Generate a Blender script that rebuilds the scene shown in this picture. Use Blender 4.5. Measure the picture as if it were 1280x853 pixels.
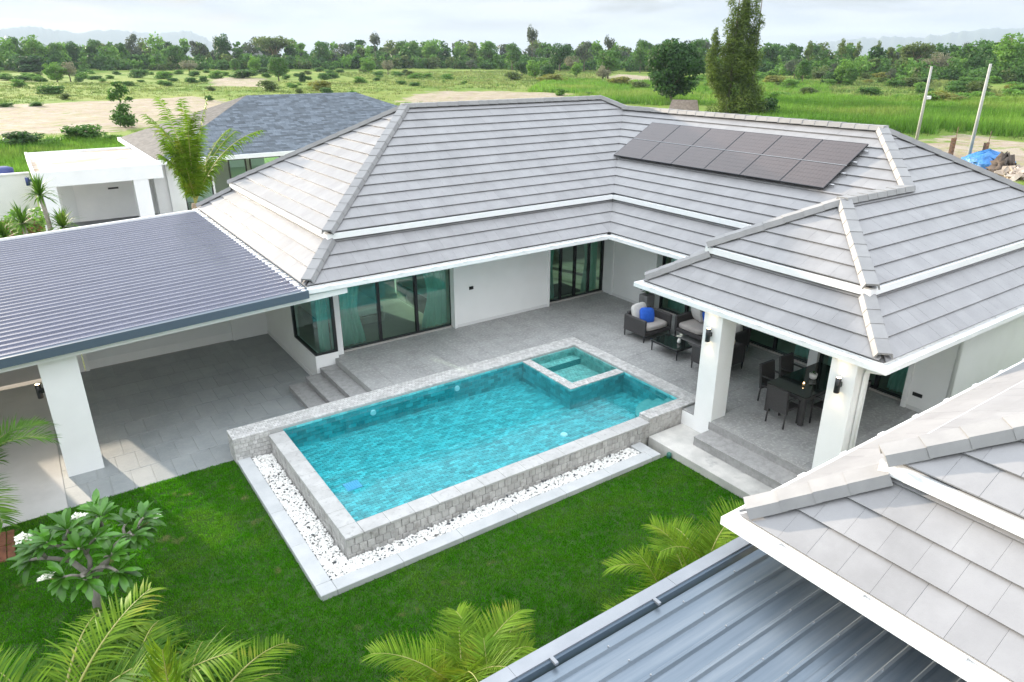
import bpy, math, random
import numpy as np
from mathutils import Vector, Matrix

random.seed(7)
rng = np.random.default_rng(11)
for o in list(bpy.data.objects):
    bpy.data.objects.remove(o)
scene = bpy.context.scene
COL = scene.collection
R = math.radians

# ------------------------------------------------------------------ camera
cam = bpy.data.cameras.new('camera')
cam.sensor_width = 36.0
cam.lens = 878.656 / 1280 * 36
cam.clip_start = 0.1
cam.clip_end = 12000
camo = bpy.data.objects.new('camera', cam)
COL.objects.link(camo)
yaw, pitch, roll = R(34.5912), R(22.08382), R(0.0563)
fw = Vector((math.sin(yaw) * math.cos(pitch), math.cos(yaw) * math.cos(pitch), -math.sin(pitch)))
rt = Vector((math.cos(yaw), -math.sin(yaw), 0))
dn = fw.cross(rt)
rt2 = rt * math.cos(roll) + dn * math.sin(roll)
dn2 = -rt * math.sin(roll) + dn * math.cos(roll)
M = Matrix((( rt2.x, -dn2.x, -fw.x, 0), (rt2.y, -dn2.y, -fw.y, 0), (rt2.z, -dn2.z, -fw.z, 7.6), (0, 0, 0, 1)))
camo.matrix_world = M
MINV = M.inverted()
scene.camera = camo
CAM = Vector((0, 0, 7.6))

# ------------------------------------------------------------------ light
SUN_EL = R(9.6)
SUN_DIR = Vector((-0.252, 0.968, 0))          # horizontal direction towards the sun
sun = bpy.data.lights.new('sun', 'SUN')
sun.energy = 4.3
sun.angle = R(0.9)
sun.color = (1.0, 0.86, 0.68)
suno = bpy.data.objects.new('sun', sun)
COL.objects.link(suno)
sv = Vector((SUN_DIR.x * math.cos(SUN_EL), SUN_DIR.y * math.cos(SUN_EL), math.sin(SUN_EL)))
suno.rotation_euler = (-sv).to_track_quat('-Z', 'Y').to_euler()

world = bpy.data.worlds.new('World')
scene.world = world
world.use_nodes = True
wn, wl = world.node_tree.nodes, world.node_tree.links
wn.clear()
wout = wn.new('ShaderNodeOutputWorld')
wbg = wn.new('ShaderNodeBackground')
sky = wn.new('ShaderNodeTexSky')
sky.sky_type = 'NISHITA'
sky.sun_disc = False
sky.sun_elevation = SUN_EL
sky.sun_rotation = math.atan2(SUN_DIR.x, SUN_DIR.y)
sky.air_density = 1.0
sky.dust_density = 1.5
# broken cloud layer in front of the clear sky: brightness rises from horizon to zenith as under real cloud
tc = wn.new('ShaderNodeTexCoord')
sep = wn.new('ShaderNodeSeparateXYZ')
wl.new(tc.outputs['Generated'], sep.inputs[0])
addz = wn.new('ShaderNodeMath'); addz.operation = 'ADD'; addz.inputs[1].default_value = 0.10
absz = wn.new('ShaderNodeMath'); absz.operation = 'MAXIMUM'; absz.inputs[1].default_value = 0.0
wl.new(sep.outputs[2], absz.inputs[0]); wl.new(absz.outputs[0], addz.inputs[0])
dx = wn.new('ShaderNodeMath'); dx.operation = 'DIVIDE'; wl.new(sep.outputs[0], dx.inputs[0]); wl.new(addz.outputs[0], dx.inputs[1])
dy = wn.new('ShaderNodeMath'); dy.operation = 'DIVIDE'; wl.new(sep.outputs[1], dy.inputs[0]); wl.new(addz.outputs[0], dy.inputs[1])
cmb = wn.new('ShaderNodeCombineXYZ'); wl.new(dx.outputs[0], cmb.inputs[0]); wl.new(dy.outputs[0], cmb.inputs[1])
cn = wn.new('ShaderNodeTexNoise'); cn.inputs['Scale'].default_value = 0.55; cn.inputs['Detail'].default_value = 9; cn.inputs['Roughness'].default_value = 0.58; cn.inputs['Distortion'].default_value = 0.35
wl.new(cmb.outputs[0], cn.inputs['Vector'])
cr = wn.new('ShaderNodeValToRGB'); cr.color_ramp.elements[0].position = 0.36; cr.color_ramp.elements[0].color = (0.45, 0.45, 0.45, 1); cr.color_ramp.elements[1].position = 0.50; cr.color_ramp.elements[1].color = (0.97, 0.97, 0.97, 1)
wl.new(cn.outputs['Fac'], cr.inputs[0])
cn2 = wn.new('ShaderNodeTexNoise'); cn2.inputs['Scale'].default_value = 0.9; cn2.inputs['Detail'].default_value = 8; cn2.inputs['Roughness'].default_value = 0.6
mp2 = wn.new('ShaderNodeMapping'); mp2.inputs['Location'].default_value = (3.1, 8.7, 2.0); wl.new(cmb.outputs[0], mp2.inputs[0]); wl.new(mp2.outputs[0], cn2.inputs['Vector'])
cc = wn.new('ShaderNodeValToRGB')
cc.color_ramp.elements[0].position = 0.33; cc.color_ramp.elements[0].color = (0.50, 0.565, 0.64, 1)
cc.color_ramp.elements[1].position = 0.62; cc.color_ramp.elements[1].color = (0.81, 0.84, 0.87, 1)
wl.new(cn2.outputs['Fac'], cc.inputs[0])
grad = wn.new('ShaderNodeMath'); grad.operation = 'MULTIPLY_ADD'; grad.inputs[1].default_value = 1.60; grad.inputs[2].default_value = 0.29
wl.new(absz.outputs[0], grad.inputs[0])
cm = wn.new('ShaderNodeVectorMath'); cm.operation = 'SCALE'
wl.new(cc.outputs[0], cm.inputs[0]); wl.new(grad.outputs[0], cm.inputs['Scale'])
sk = wn.new('ShaderNodeVectorMath'); sk.operation = 'SCALE'; sk.inputs['Scale'].default_value = 0.018
wl.new(sky.outputs[0], sk.inputs[0])
mx = wn.new('ShaderNodeMix'); mx.data_type = 'RGBA'
wl.new(cr.outputs[0], mx.inputs[0]); wl.new(sk.outputs[0], mx.inputs[6]); wl.new(cm.outputs[0], mx.inputs[7])
wl.new(mx.outputs[2], wbg.inputs[0])
wbg.inputs[1].default_value = 1.0
wl.new(wbg.outputs[0], wout.inputs[0])

scene.render.engine = 'CYCLES'
vs = scene.view_settings
vs.view_transform = 'Standard'
vs.look = 'None'
vs.exposure = 1.52
vs.gamma = 1.0
vs.use_curve_mapping = False
scene.cycles.transparent_max_bounces = 24
scene.cycles.max_bounces = 10
scene.cycles.diffuse_bounces = 6

# ------------------------------------------------------------------ materials
def L4(c): return (c[0], c[1], c[2], 1.0)
MATS = {}
def mat(name, c1, c2=None, scale=3.0, rough=0.6, bump=0.0, bscale=None, rnd=0.0, island=0.0, metal=0.0,
        spec=0.5, detail=5, stretch=None, c3=None, s3=0.7, p3=(0.55, 0.75), transl=0.0, bdist=0.02, coat=0.0, rvar=0.0):
    m = bpy.data.materials.new(name); m.use_nodes = True
    n, l = m.node_tree.nodes, m.node_tree.links
    b = n['Principled BSDF']; out = n['Material Output']
    b.inputs['Roughness'].default_value = rough; b.inputs['Metallic'].default_value = metal
    b.inputs['Specular IOR Level'].default_value = spec
    if coat: b.inputs['Coat Weight'].default_value = coat
    g = n.new('ShaderNodeNewGeometry')
    vec = g.outputs['Position']
    if stretch:
        mp = n.new('ShaderNodeMapping'); mp.inputs['Scale'].default_value = stretch; l.new(vec, mp.inputs[0]); vec = mp.outputs[0]
    col = None
    if c2 is not None:
        t = n.new('ShaderNodeTexNoise'); t.inputs['Scale'].default_value = scale; t.inputs['Detail'].default_value = detail; t.inputs['Roughness'].default_value = 0.62
        l.new(vec, t.inputs['Vector'])
        r = n.new('ShaderNodeValToRGB'); r.color_ramp.elements[0].position = 0.32; r.color_ramp.elements[1].position = 0.68
        r.color_ramp.elements[0].color = L4(c1); r.color_ramp.elements[1].color = L4(c2)
        l.new(t.outputs['Fac'], r.inputs[0]); col = r.outputs[0]
    else:
        rgb = n.new('ShaderNodeRGB'); rgb.outputs[0].default_value = L4(c1); col = rgb.outputs[0]
    if c3 is not None:
        t = n.new('ShaderNodeTexNoise'); t.inputs['Scale'].default_value = s3; t.inputs['Detail'].default_value = 6; t.inputs['Roughness'].default_value = 0.65
        l.new(vec, t.inputs['Vector'])
        mr = n.new('ShaderNodeMapRange'); mr.inputs['From Min'].default_value = p3[0]; mr.inputs['From Max'].default_value = p3[1]; l.new(t.outputs['Fac'], mr.inputs[0])
        mxn = n.new('ShaderNodeMix'); mxn.data_type = 'RGBA'; l.new(mr.outputs[0], mxn.inputs[0]); l.new(col, mxn.inputs[6]); mxn.inputs[7].default_value = L4(c3); col = mxn.outputs[2]
    if rnd or island:
        hs = n.new('ShaderNodeHueSaturation')
        if rnd:
            oi = n.new('ShaderNodeObjectInfo'); src = oi.outputs['Random']; amt = rnd
        else:
            src = g.outputs['Random Per Island']; amt = island
        mr = n.new('ShaderNodeMapRange'); mr.inputs['To Min'].default_value = 1 - amt; mr.inputs['To Max'].default_value = 1 + amt; l.new(src, mr.inputs[0])
        l.new(mr.outputs[0], hs.inputs['Value']); l.new(col, hs.inputs['Color']); col = hs.outputs[0]
    l.new(col, b.inputs['Base Color'])
    if rvar:
        t = n.new('ShaderNodeTexNoise'); t.inputs['Scale'].default_value = scale * 1.7; t.inputs['Detail'].default_value = 4; l.new(vec, t.inputs['Vector'])
        mr = n.new('ShaderNodeMapRange'); mr.inputs['To Min'].default_value = rough - rvar; mr.inputs['To Max'].default_value = rough + rvar; l.new(t.outputs['Fac'], mr.inputs[0]); l.new(mr.outputs[0], b.inputs['Roughness'])
    if bump:
        t = n.new('ShaderNodeTexNoise'); t.inputs['Scale'].default_value = bscale or scale * 4; t.inputs['Detail'].default_value = 6; l.new(vec, t.inputs['Vector'])
        bp = n.new('ShaderNodeBump'); bp.inputs['Strength'].default_value = bump; bp.inputs['Distance'].default_value = bdist
        l.new(t.outputs['Fac'], bp.inputs['Height']); l.new(bp.outputs[0], b.inputs['Normal'])
    if transl:
        tr = n.new('ShaderNodeBsdfTranslucent'); l.new(col, tr.inputs[0])
        mxs = n.new('ShaderNodeMixShader'); mxs.inputs[0].default_value = transl
        l.new(b.outputs[0], mxs.inputs[1]); l.new(tr.outputs[0], mxs.inputs[2]); l.new(mxs.outputs[0], out.inputs['Surface'])
    MATS[name] = m
    return m

def glass(name, tint, refl=1.0, ripple=None, rough=0.0, ior=1.45):
    m = bpy.data.materials.new(name); m.use_nodes = True
    n, l = m.node_tree.nodes, m.node_tree.links
    n.remove(n['Principled BSDF']); out = n['Material Output']
    tr = n.new('ShaderNodeBsdfTransparent'); tr.inputs[0].default_value = L4(tint)
    gl = n.new('ShaderNodeBsdfGlossy'); gl.inputs['Roughness'].default_value = rough; gl.inputs[0].default_value = (refl, refl, refl, 1) if not hasattr(refl, '__len__') else L4(refl)
    fr = n.new('ShaderNodeFresnel'); fr.inputs['IOR'].default_value = ior
    ms = n.new('ShaderNodeMixShader'); l.new(fr.outputs[0], ms.inputs[0]); l.new(tr.outputs[0], ms.inputs[1]); l.new(gl.outputs[0], ms.inputs[2])
    l.new(ms.outputs[0], out.inputs['Surface'])
    if ripple:
        g = n.new('ShaderNodeNewGeometry')
        t = n.new('ShaderNodeTexNoise'); t.inputs['Scale'].default_value = ripple[0]; t.inputs['Detail'].default_value = 3; t.inputs['Distortion'].default_value = 1.0; l.new(g.outputs['Position'], t.inputs['Vector'])
        bp = n.new('ShaderNodeBump'); bp.inputs['Strength'].default_value = ripple[1]; bp.inputs['Distance'].default_value = 0.05
        l.new(t.outputs['Fac'], bp.inputs['Height']); l.new(bp.outputs[0], gl.inputs['Normal']); l.new(bp.outputs[0], fr.inputs['Normal'])
    MATS[name] = m
    return m

def emit(name, c, s):
    m = bpy.data.materials.new(name); m.use_nodes = True
    b = m.node_tree.nodes['Principled BSDF']; b.inputs['Base Color'].default_value = L4(c)
    b.inputs['Emission Color'].default_value = L4(c); b.inputs['Emission Strength'].default_value = s
    MATS[name] = m; return m

TILE = mat('roof_tile_grey', (0.245, 0.241, 0.247), (0.285, 0.281, 0.286), 2.2, 0.40, 0.25, 60, rnd=0.045, spec=0.35, c3=(0.212, 0.208, 0.211), s3=0.9, p3=(0.5, 0.8), rvar=0.07, bdist=0.004)
TILEJ = mat('roof_tile_grey_rest', (0.245, 0.241, 0.247), (0.285, 0.281, 0.286), 2.2, 0.40, 0.25, 60, island=0.045, spec=0.35, c3=(0.212, 0.208, 0.211), s3=0.9, p3=(0.5, 0.8), rvar=0.07, bdist=0.004)
CAP = mat('ridge_cap_grey', (0.235, 0.231, 0.232), (0.28, 0.276, 0.274), 3, 0.62, 0.2, 60, rnd=0.05, bdist=0.004)
UNDER = mat('roof_underlay', (0.16, 0.155, 0.157), rough=0.9)
WHITE = mat('white_render', (0.80, 0.80, 0.79), (0.84, 0.84, 0.83), 1.6, 0.7, 0.12, 90, c3=(0.74, 0.735, 0.72), s3=0.5, p3=(0.55, 0.9), bdist=0.003)
GUTTER = mat('white_gutter', (0.79, 0.80, 0.80), (0.84, 0.84, 0.84), 5, 0.38, c3=(0.66, 0.67, 0.67), s3=2.5, p3=(0.62, 0.85))
SOFFIT = mat('soffit_white', (0.78, 0.78, 0.77), rough=0.7)
BLACK = mat('black_aluminium', (0.012, 0.013, 0.015), rough=0.35)
GLASS = glass('tinted_glass', (0.66, 0.95, 0.87), (0.80, 1.0, 0.94), ior=2.2)
CURT = mat('curtain_fabric', (0.55, 0.84, 0.78), (0.62, 0.89, 0.84), 6, 0.85, transl=0.3)
ROOMWALL = mat('room_wall', (0.84, 0.83, 0.78), rough=0.8)
ROOMFLOOR = mat('room_floor', (0.46, 0.43, 0.38), (0.54, 0.51, 0.45), 2, 0.35)
TERR = mat('terrace_stone_tile', (0.25, 0.248, 0.243), (0.33, 0.328, 0.32), 2.2, 0.55, 0.25, 70, rnd=0.04, c3=(0.47, 0.465, 0.455), s3=14, p3=(0.5, 0.72), rvar=0.1, bdist=0.004)
STEP = mat('step_stone', (0.24, 0.235, 0.23), (0.34, 0.335, 0.33), 8, 0.6, 0.3, 70, c3=(0.36, 0.355, 0.35), s3=22, p3=(0.52, 0.8), bdist=0.004)
GROUT = mat('grout', (0.42, 0.42, 0.41), (0.34, 0.34, 0.33), 3, 0.9)
CPT = mat('carport_tile', (0.235, 0.252, 0.255), (0.29, 0.303, 0.303), 1.5, 0.5, 0.2, 80, rnd=0.05, c3=(0.31, 0.32, 0.32), s3=14, p3=(0.5, 0.8), rvar=0.1, bdist=0.003)
CONC = mat('drive_concrete', (0.42, 0.405, 0.385), (0.50, 0.485, 0.465), 0.9, 0.85, 0.3, 40, c3=(0.36, 0.345, 0.33), s3=0.6, p3=(0.5, 0.8), bdist=0.005)
CONC2 = mat('raw_concrete', (0.33, 0.325, 0.31), (0.60, 0.58, 0.545), 1.1, 0.85, 0.3, 40, detail=9, c3=(0.22, 0.22, 0.22), s3=1.7, p3=(0.56, 0.72), bdist=0.005)
KERB = mat('kerb_stone', (0.38, 0.39, 0.395), (0.46, 0.465, 0.465), 2.5, 0.75, 0.3, 60, rnd=0.04, bdist=0.004)
STONE = mat('pool_stone', (0.42, 0.41, 0.395), (0.53, 0.52, 0.51), 9, 0.7, 0.5, 45, island=0.16, c3=(0.36, 0.35, 0.335), s3=17, p3=(0.56, 0.75), bdist=0.006)
STONEW = mat('pool_wall_stone', (0.36, 0.35, 0.335), (0.46, 0.45, 0.435), 7, 0.75, 0.7, 35, rnd=0.13, c3=(0.25, 0.235, 0.22), s3=6, p3=(0.5, 0.72), bdist=0.01)
SLAB = mat('coping_slab', (0.36, 0.355, 0.345), (0.45, 0.445, 0.435), 3, 0.62, 0.3, 50, rnd=0.06, c3=(0.30, 0.295, 0.285), s3=9, p3=(0.54, 0.70), bdist=0.004)
POOLT = mat('pool_tile_teal', (0.055, 0.36, 0.39), (0.13, 0.50, 0.52), 4, 0.5, 0.4, 40, island=0.28, c3=(0.05, 0.30, 0.32), s3=7, p3=(0.55, 0.75), bdist=0.006)
POOLG = mat('pool_grout', (0.05, 0.29, 0.31), rough=0.9)
WATER = glass('pool_water', (0.62, 0.93, 0.955), 1.0, (2.2, 0.035), ior=1.33)
SPAW = glass('spa_water', (0.82, 0.97, 0.96), 1.0, (3.0, 0.35), ior=1.33)
PEB = mat('white_pebble', (0.70, 0.69, 0.66), (0.80, 0.79, 0.765), 10, 0.55, island=0.14, c3=(0.60, 0.50, 0.40), s3=2.2, p3=(0.62, 0.8))
PEBD = mat('dark_pebble', (0.07, 0.075, 0.085), rough=0.5)
GRAVEL = mat('pebble_bed_base', (0.30, 0.29, 0.28), rough=0.95)
LAWNB = mat('lawn_soil', (0.016, 0.050, 0.003), (0.026, 0.07, 0.004), 3, 0.95)
def lawn_mat():
    m = mat('lawn_grass', (0.048, 0.225, 0.005), (0.088, 0.31, 0.009), 1.1, 0.9, island=0.5, c3=(0.15, 0.31, 0.03), s3=0.9, p3=(0.48, 0.74), transl=0.55, spec=0.0)
    n, l = m.node_tree.nodes, m.node_tree.links
    # dry straw coloured spots
    g = n.new('ShaderNodeNewGeometry')
    t = n.new('ShaderNodeTexNoise'); t.inputs['Scale'].default_value = 1.5; t.inputs['Detail'].default_value = 5; t.inputs['Roughness'].default_value = 0.55
    l.new(g.outputs['Position'], t.inputs['Vector'])
    mr = n.new('ShaderNodeMapRange'); mr.inputs['From Min'].default_value = 0.645; mr.inputs['From Max'].default_value = 0.715; mr.inputs['To Max'].default_value = 0.85; l.new(t.outputs['Fac'], mr.inputs[0])
    b = n['Principled BSDF']; old = b.inputs['Base Color'].links[0].from_socket
    mxn = n.new('ShaderNodeMix'); mxn.data_type = 'RGBA'; l.new(mr.outputs[0], mxn.inputs[0]); l.new(old, mxn.inputs[6]); mxn.inputs[7].default_value = (0.36, 0.33, 0.16, 1)
    l.new(mxn.outputs[2], b.inputs['Base Color'])
    for x in n:
        if x.type == 'BSDF_TRANSLUCENT': l.new(mxn.outputs[2], x.inputs[0])
    return m
LAWN = lawn_mat()
METAL = mat('blue_grey_sheet', (0.17, 0.21, 0.255), (0.235, 0.275, 0.32), 1.5, 0.38, metal=0.75, stretch=(0.25, 6, 6), c3=(0.33, 0.36, 0.39), s3=0.9, p3=(0.45, 0.8), rvar=0.1)
METALT = mat('grey_flashing', (0.25, 0.27, 0.30), (0.30, 0.32, 0.35), 2, 0.45, metal=0.4)
CPROOF = mat('navy_ribbed_sheet', (0.052, 0.058, 0.110), (0.066, 0.072, 0.130), 2, 0.35, coat=1.0, spec=0.3)
CPROOF.node_tree.nodes['Principled BSDF'].inputs['Coat IOR'].default_value = 2.2
CPROOF.node_tree.nodes['Principled BSDF'].inputs['Coat Roughness'].default_value = 0.12
CPGUT = mat('dark_blue_gutter', (0.075, 0.105, 0.14), rough=0.4)
PVCELL = mat('solar_cell', (0.045, 0.029, 0.028), (0.055, 0.036, 0.034), 3, 0.28, spec=0.5, coat=0.4)
PVFR = mat('solar_frame', (0.05, 0.05, 0.055), rough=0.35, metal=0.7)
PVBAR = mat('solar_rail', (0.45, 0.45, 0.46), rough=0.35, metal=0.8)
RATTAN = mat('dark_rattan', (0.035, 0.033, 0.034), (0.06, 0.056, 0.056), 40, 0.65, 0.5, 120, bdist=0.004)
CUSH = mat('taupe_cushion', (0.36, 0.33, 0.31), (0.42, 0.385, 0.36), 12, 0.9, 0.2, 150)
CUSHL = mat('pale_cushion', (0.48, 0.46, 0.44), (0.56, 0.54, 0.52), 12, 0.9, 0.2, 150)
BLUEC = mat('blue_cushion', (0.012, 0.085, 0.46), (0.02, 0.12, 0.56), 9, 0.8, c3=(0.35, 0.5, 0.8), s3=8, p3=(0.66, 0.72))
TGLASS = mat('black_glass_top', (0.012, 0.016, 0.015), rough=0.06, spec=0.8)
CERAM = mat('white_ceramic', (0.78, 0.77, 0.74), rough=0.3)
LEAFD = mat('dark_leaf', (0.02, 0.075, 0.015), (0.045, 0.13, 0.025), 8, 0.5, transl=0.3)
PFROND = mat('palm_leaflet', (0.075, 0.165, 0.010), (0.16, 0.265, 0.018), 2.2, 0.6, c3=(0.30, 0.29, 0.035), s3=1.6, p3=(0.55, 0.75), transl=0.30, island=0.3, spec=0.12)
PFROND2 = mat('green_palm_leaflet', (0.045, 0.13, 0.012), (0.11, 0.22, 0.025), 2.2, 0.6, c3=(0.22, 0.30, 0.05), s3=1.3, p3=(0.55, 0.8), transl=0.35, island=0.2, spec=0.12)
PDRY = mat('dry_frond', (0.20, 0.12, 0.055), (0.30, 0.19, 0.09), 4, 0.8, transl=0.3)
PSTEM = mat('palm_stem', (0.22, 0.24, 0.05), (0.30, 0.28, 0.09), 6, 0.55)
PTRUNK = mat('palm_trunk', (0.19, 0.14, 0.09), (0.30, 0.23, 0.16), 9, 0.85, 0.6, 30)
PLEAF = mat('plumeria_leaf', (0.040, 0.14, 0.012), (0.085, 0.23, 0.02), 5, 0.30, transl=0.22, rnd=0.35, spec=0.55)
PBARK = mat('plumeria_bark', (0.22, 0.20, 0.17), (0.34, 0.31, 0.27), 8, 0.85, 0.4, 30)
FLOWER = mat('white_petal', (0.85, 0.84, 0.74), rough=0.5, transl=0.25)
SHING = mat('blue_grey_shingle', (0.088, 0.108, 0.132), (0.125, 0.15, 0.178), 3, 0.7, island=0.42)
SHING2 = mat('shingle_underlay', (0.05, 0.065, 0.08), rough=0.9)
FLATW = mat('stained_roof_deck', (0.58, 0.57, 0.55), (0.66, 0.655, 0.64), 0.5, 0.7, c3=(0.40, 0.28, 0.17), s3=0.33, p3=(0.44, 0.62), stretch=(0.7, 1.1, 1))
WHITE2 = mat('neighbour_white', (0.68, 0.69, 0.70), (0.74, 0.745, 0.75), 1, 0.7)
DGREY = mat('dark_grey_paving', (0.10, 0.105, 0.11), rough=0.7)
WOODB = mat('weathered_board', (0.25, 0.22, 0.17), (0.36, 0.32, 0.26), 3, 0.8)
POLEC = mat('concrete_pole', (0.34, 0.335, 0.32), (0.43, 0.42, 0.405), 3, 0.85)
RUST = mat('rusty_steel', (0.07, 0.055, 0.05), (0.20, 0.10, 0.05), 6, 0.8)
TARP = mat('blue_tarp', (0.02, 0.13, 0.40), (0.05, 0.24, 0.55), 2.5, 0.45, 0.8, 3, bdist=0.3)
DEBRIS = mat('site_rubble', (0.28, 0.22, 0.17), (0.50, 0.43, 0.36), 1.5, 0.9, island=0.4)
DEBRISD = mat('burnt_rubble', (0.05, 0.04, 0.035), (0.12, 0.09, 0.07), 1.5, 0.9)
THATCH = mat('thatch', (0.14, 0.11, 0.085), (0.24, 0.19, 0.15), 3, 0.95, 0.8, 10)
BRICKR = mat('laterite_edge', (0.12, 0.045, 0.025), (0.22, 0.085, 0.045), 8, 0.9, 0.5, 20)
WARM = emit('lamp_glow', (1.0, 0.70, 0.36), 6)
POOLL = mat('pool_lamp_lens', (0.85, 0.90, 0.92), rough=0.3)
HILL = mat('hill_forest', (0.045, 0.07, 0.04), (0.06, 0.085, 0.05), 0.01, 0.95)
def leafmat(name, a, b, c=None, isl=0.30, tr=0.46):
    return mat(name, a, b, 0.35, 0.55, island=isl, transl=tr, c3=c, s3=0.25, p3=(0.5, 0.75), spec=0.3)
LF = {
 'dark': leafmat('leaf_dark', (0.028, 0.084, 0.016), (0.050, 0.125, 0.024)),
 'mid': leafmat('leaf_mid', (0.055, 0.14, 0.022), (0.090, 0.195, 0.034)),
 'light': leafmat('leaf_light', (0.095, 0.22, 0.026), (0.15, 0.29, 0.042)),
 'olive': leafmat('leaf_olive', (0.085, 0.135, 0.030), (0.13, 0.18, 0.048)),
 'yellow': leafmat('leaf_yellow', (0.16, 0.19, 0.03), (0.25, 0.25, 0.05)),
 'grey': leafmat('leaf_greygreen', (0.060, 0.085, 0.050), (0.095, 0.12, 0.075)),
 'pale': leafmat('leaf_pale_dry', (0.16, 0.17, 0.10), (0.23, 0.22, 0.14)),
 'casu': leafmat('leaf_casuarina', (0.075, 0.13, 0.016), (0.14, 0.20, 0.030)),
}
BARK = mat('tree_bark', (0.12, 0.095, 0.07), (0.20, 0.165, 0.125), 4, 0.9, 0.5, 12)
BARKP = mat('pale_bark', (0.30, 0.21, 0.12), (0.40, 0.29, 0.18), 3, 0.9)
TALLG = mat('tall_field_grass', (0.095, 0.23, 0.022), (0.17, 0.33, 0.036), 0.07, 0.6, island=0.28, transl=0.4, c3=(0.25, 0.30, 0.07), s3=0.05, p3=(0.5, 0.72), spec=0.3)
TALLG2 = mat('yellow_field_grass', (0.16, 0.22, 0.06), (0.24, 0.27, 0.09), 0.07, 0.6, island=0.28, transl=0.4, c3=(0.10, 0.19, 0.035), s3=0.06, p3=(0.45, 0.65), spec=0.3)

# ------------------------------------------------------------------ mesh helpers
def wmat(o):
    m = o.matrix_basis.copy()
    return (wmat(o.parent) @ o.matrix_parent_inverse @ m) if o.parent else m
def link(o, parent=None):
    COL.objects.link(o)
    if parent is not None:
        o.parent = parent; o.matrix_parent_inverse = wmat(parent).inverted()
    return o
def tag(o, label=None, cat=None, group=None, kind=None):
    if label: o['label'] = label
    if cat: o['category'] = cat
    if group: o['group'] = group
    if kind: o['kind'] = kind
    return o
def empty(name, loc=(0, 0, 0), rz=0.0):
    o = bpy.data.objects.new(name, None); o.empty_display_size = 0.2
    COL.objects.link(o); o.location = loc; o.rotation_euler = (0, 0, rz)
    return o
def mesh_np(name, verts, faces, m, smooth=False):
    """verts (n,3) array, faces (k,s) array of equal-sized polygons"""
    me = bpy.data.meshes.new(name)
    verts = np.asarray(verts, dtype=np.float32); faces = np.asarray(faces, dtype=np.int32)
    me.vertices.add(len(verts)); me.vertices.foreach_set('co', verts.ravel())
    k, s = faces.shape
    me.loops.add(k * s); me.loops.foreach_set('vertex_index', faces.ravel())
    me.polygons.add(k); me.polygons.foreach_set('loop_start', np.arange(0, k * s, s, dtype=np.int32))
    me.polygons.foreach_set('loop_total', np.full(k, s, dtype=np.int32))
    if smooth: me.polygons.foreach_set('use_smooth', np.ones(k, dtype=bool))
    me.update(calc_edges=True); me.validate()
    if m: me.materials.append(m)
    return me
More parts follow.
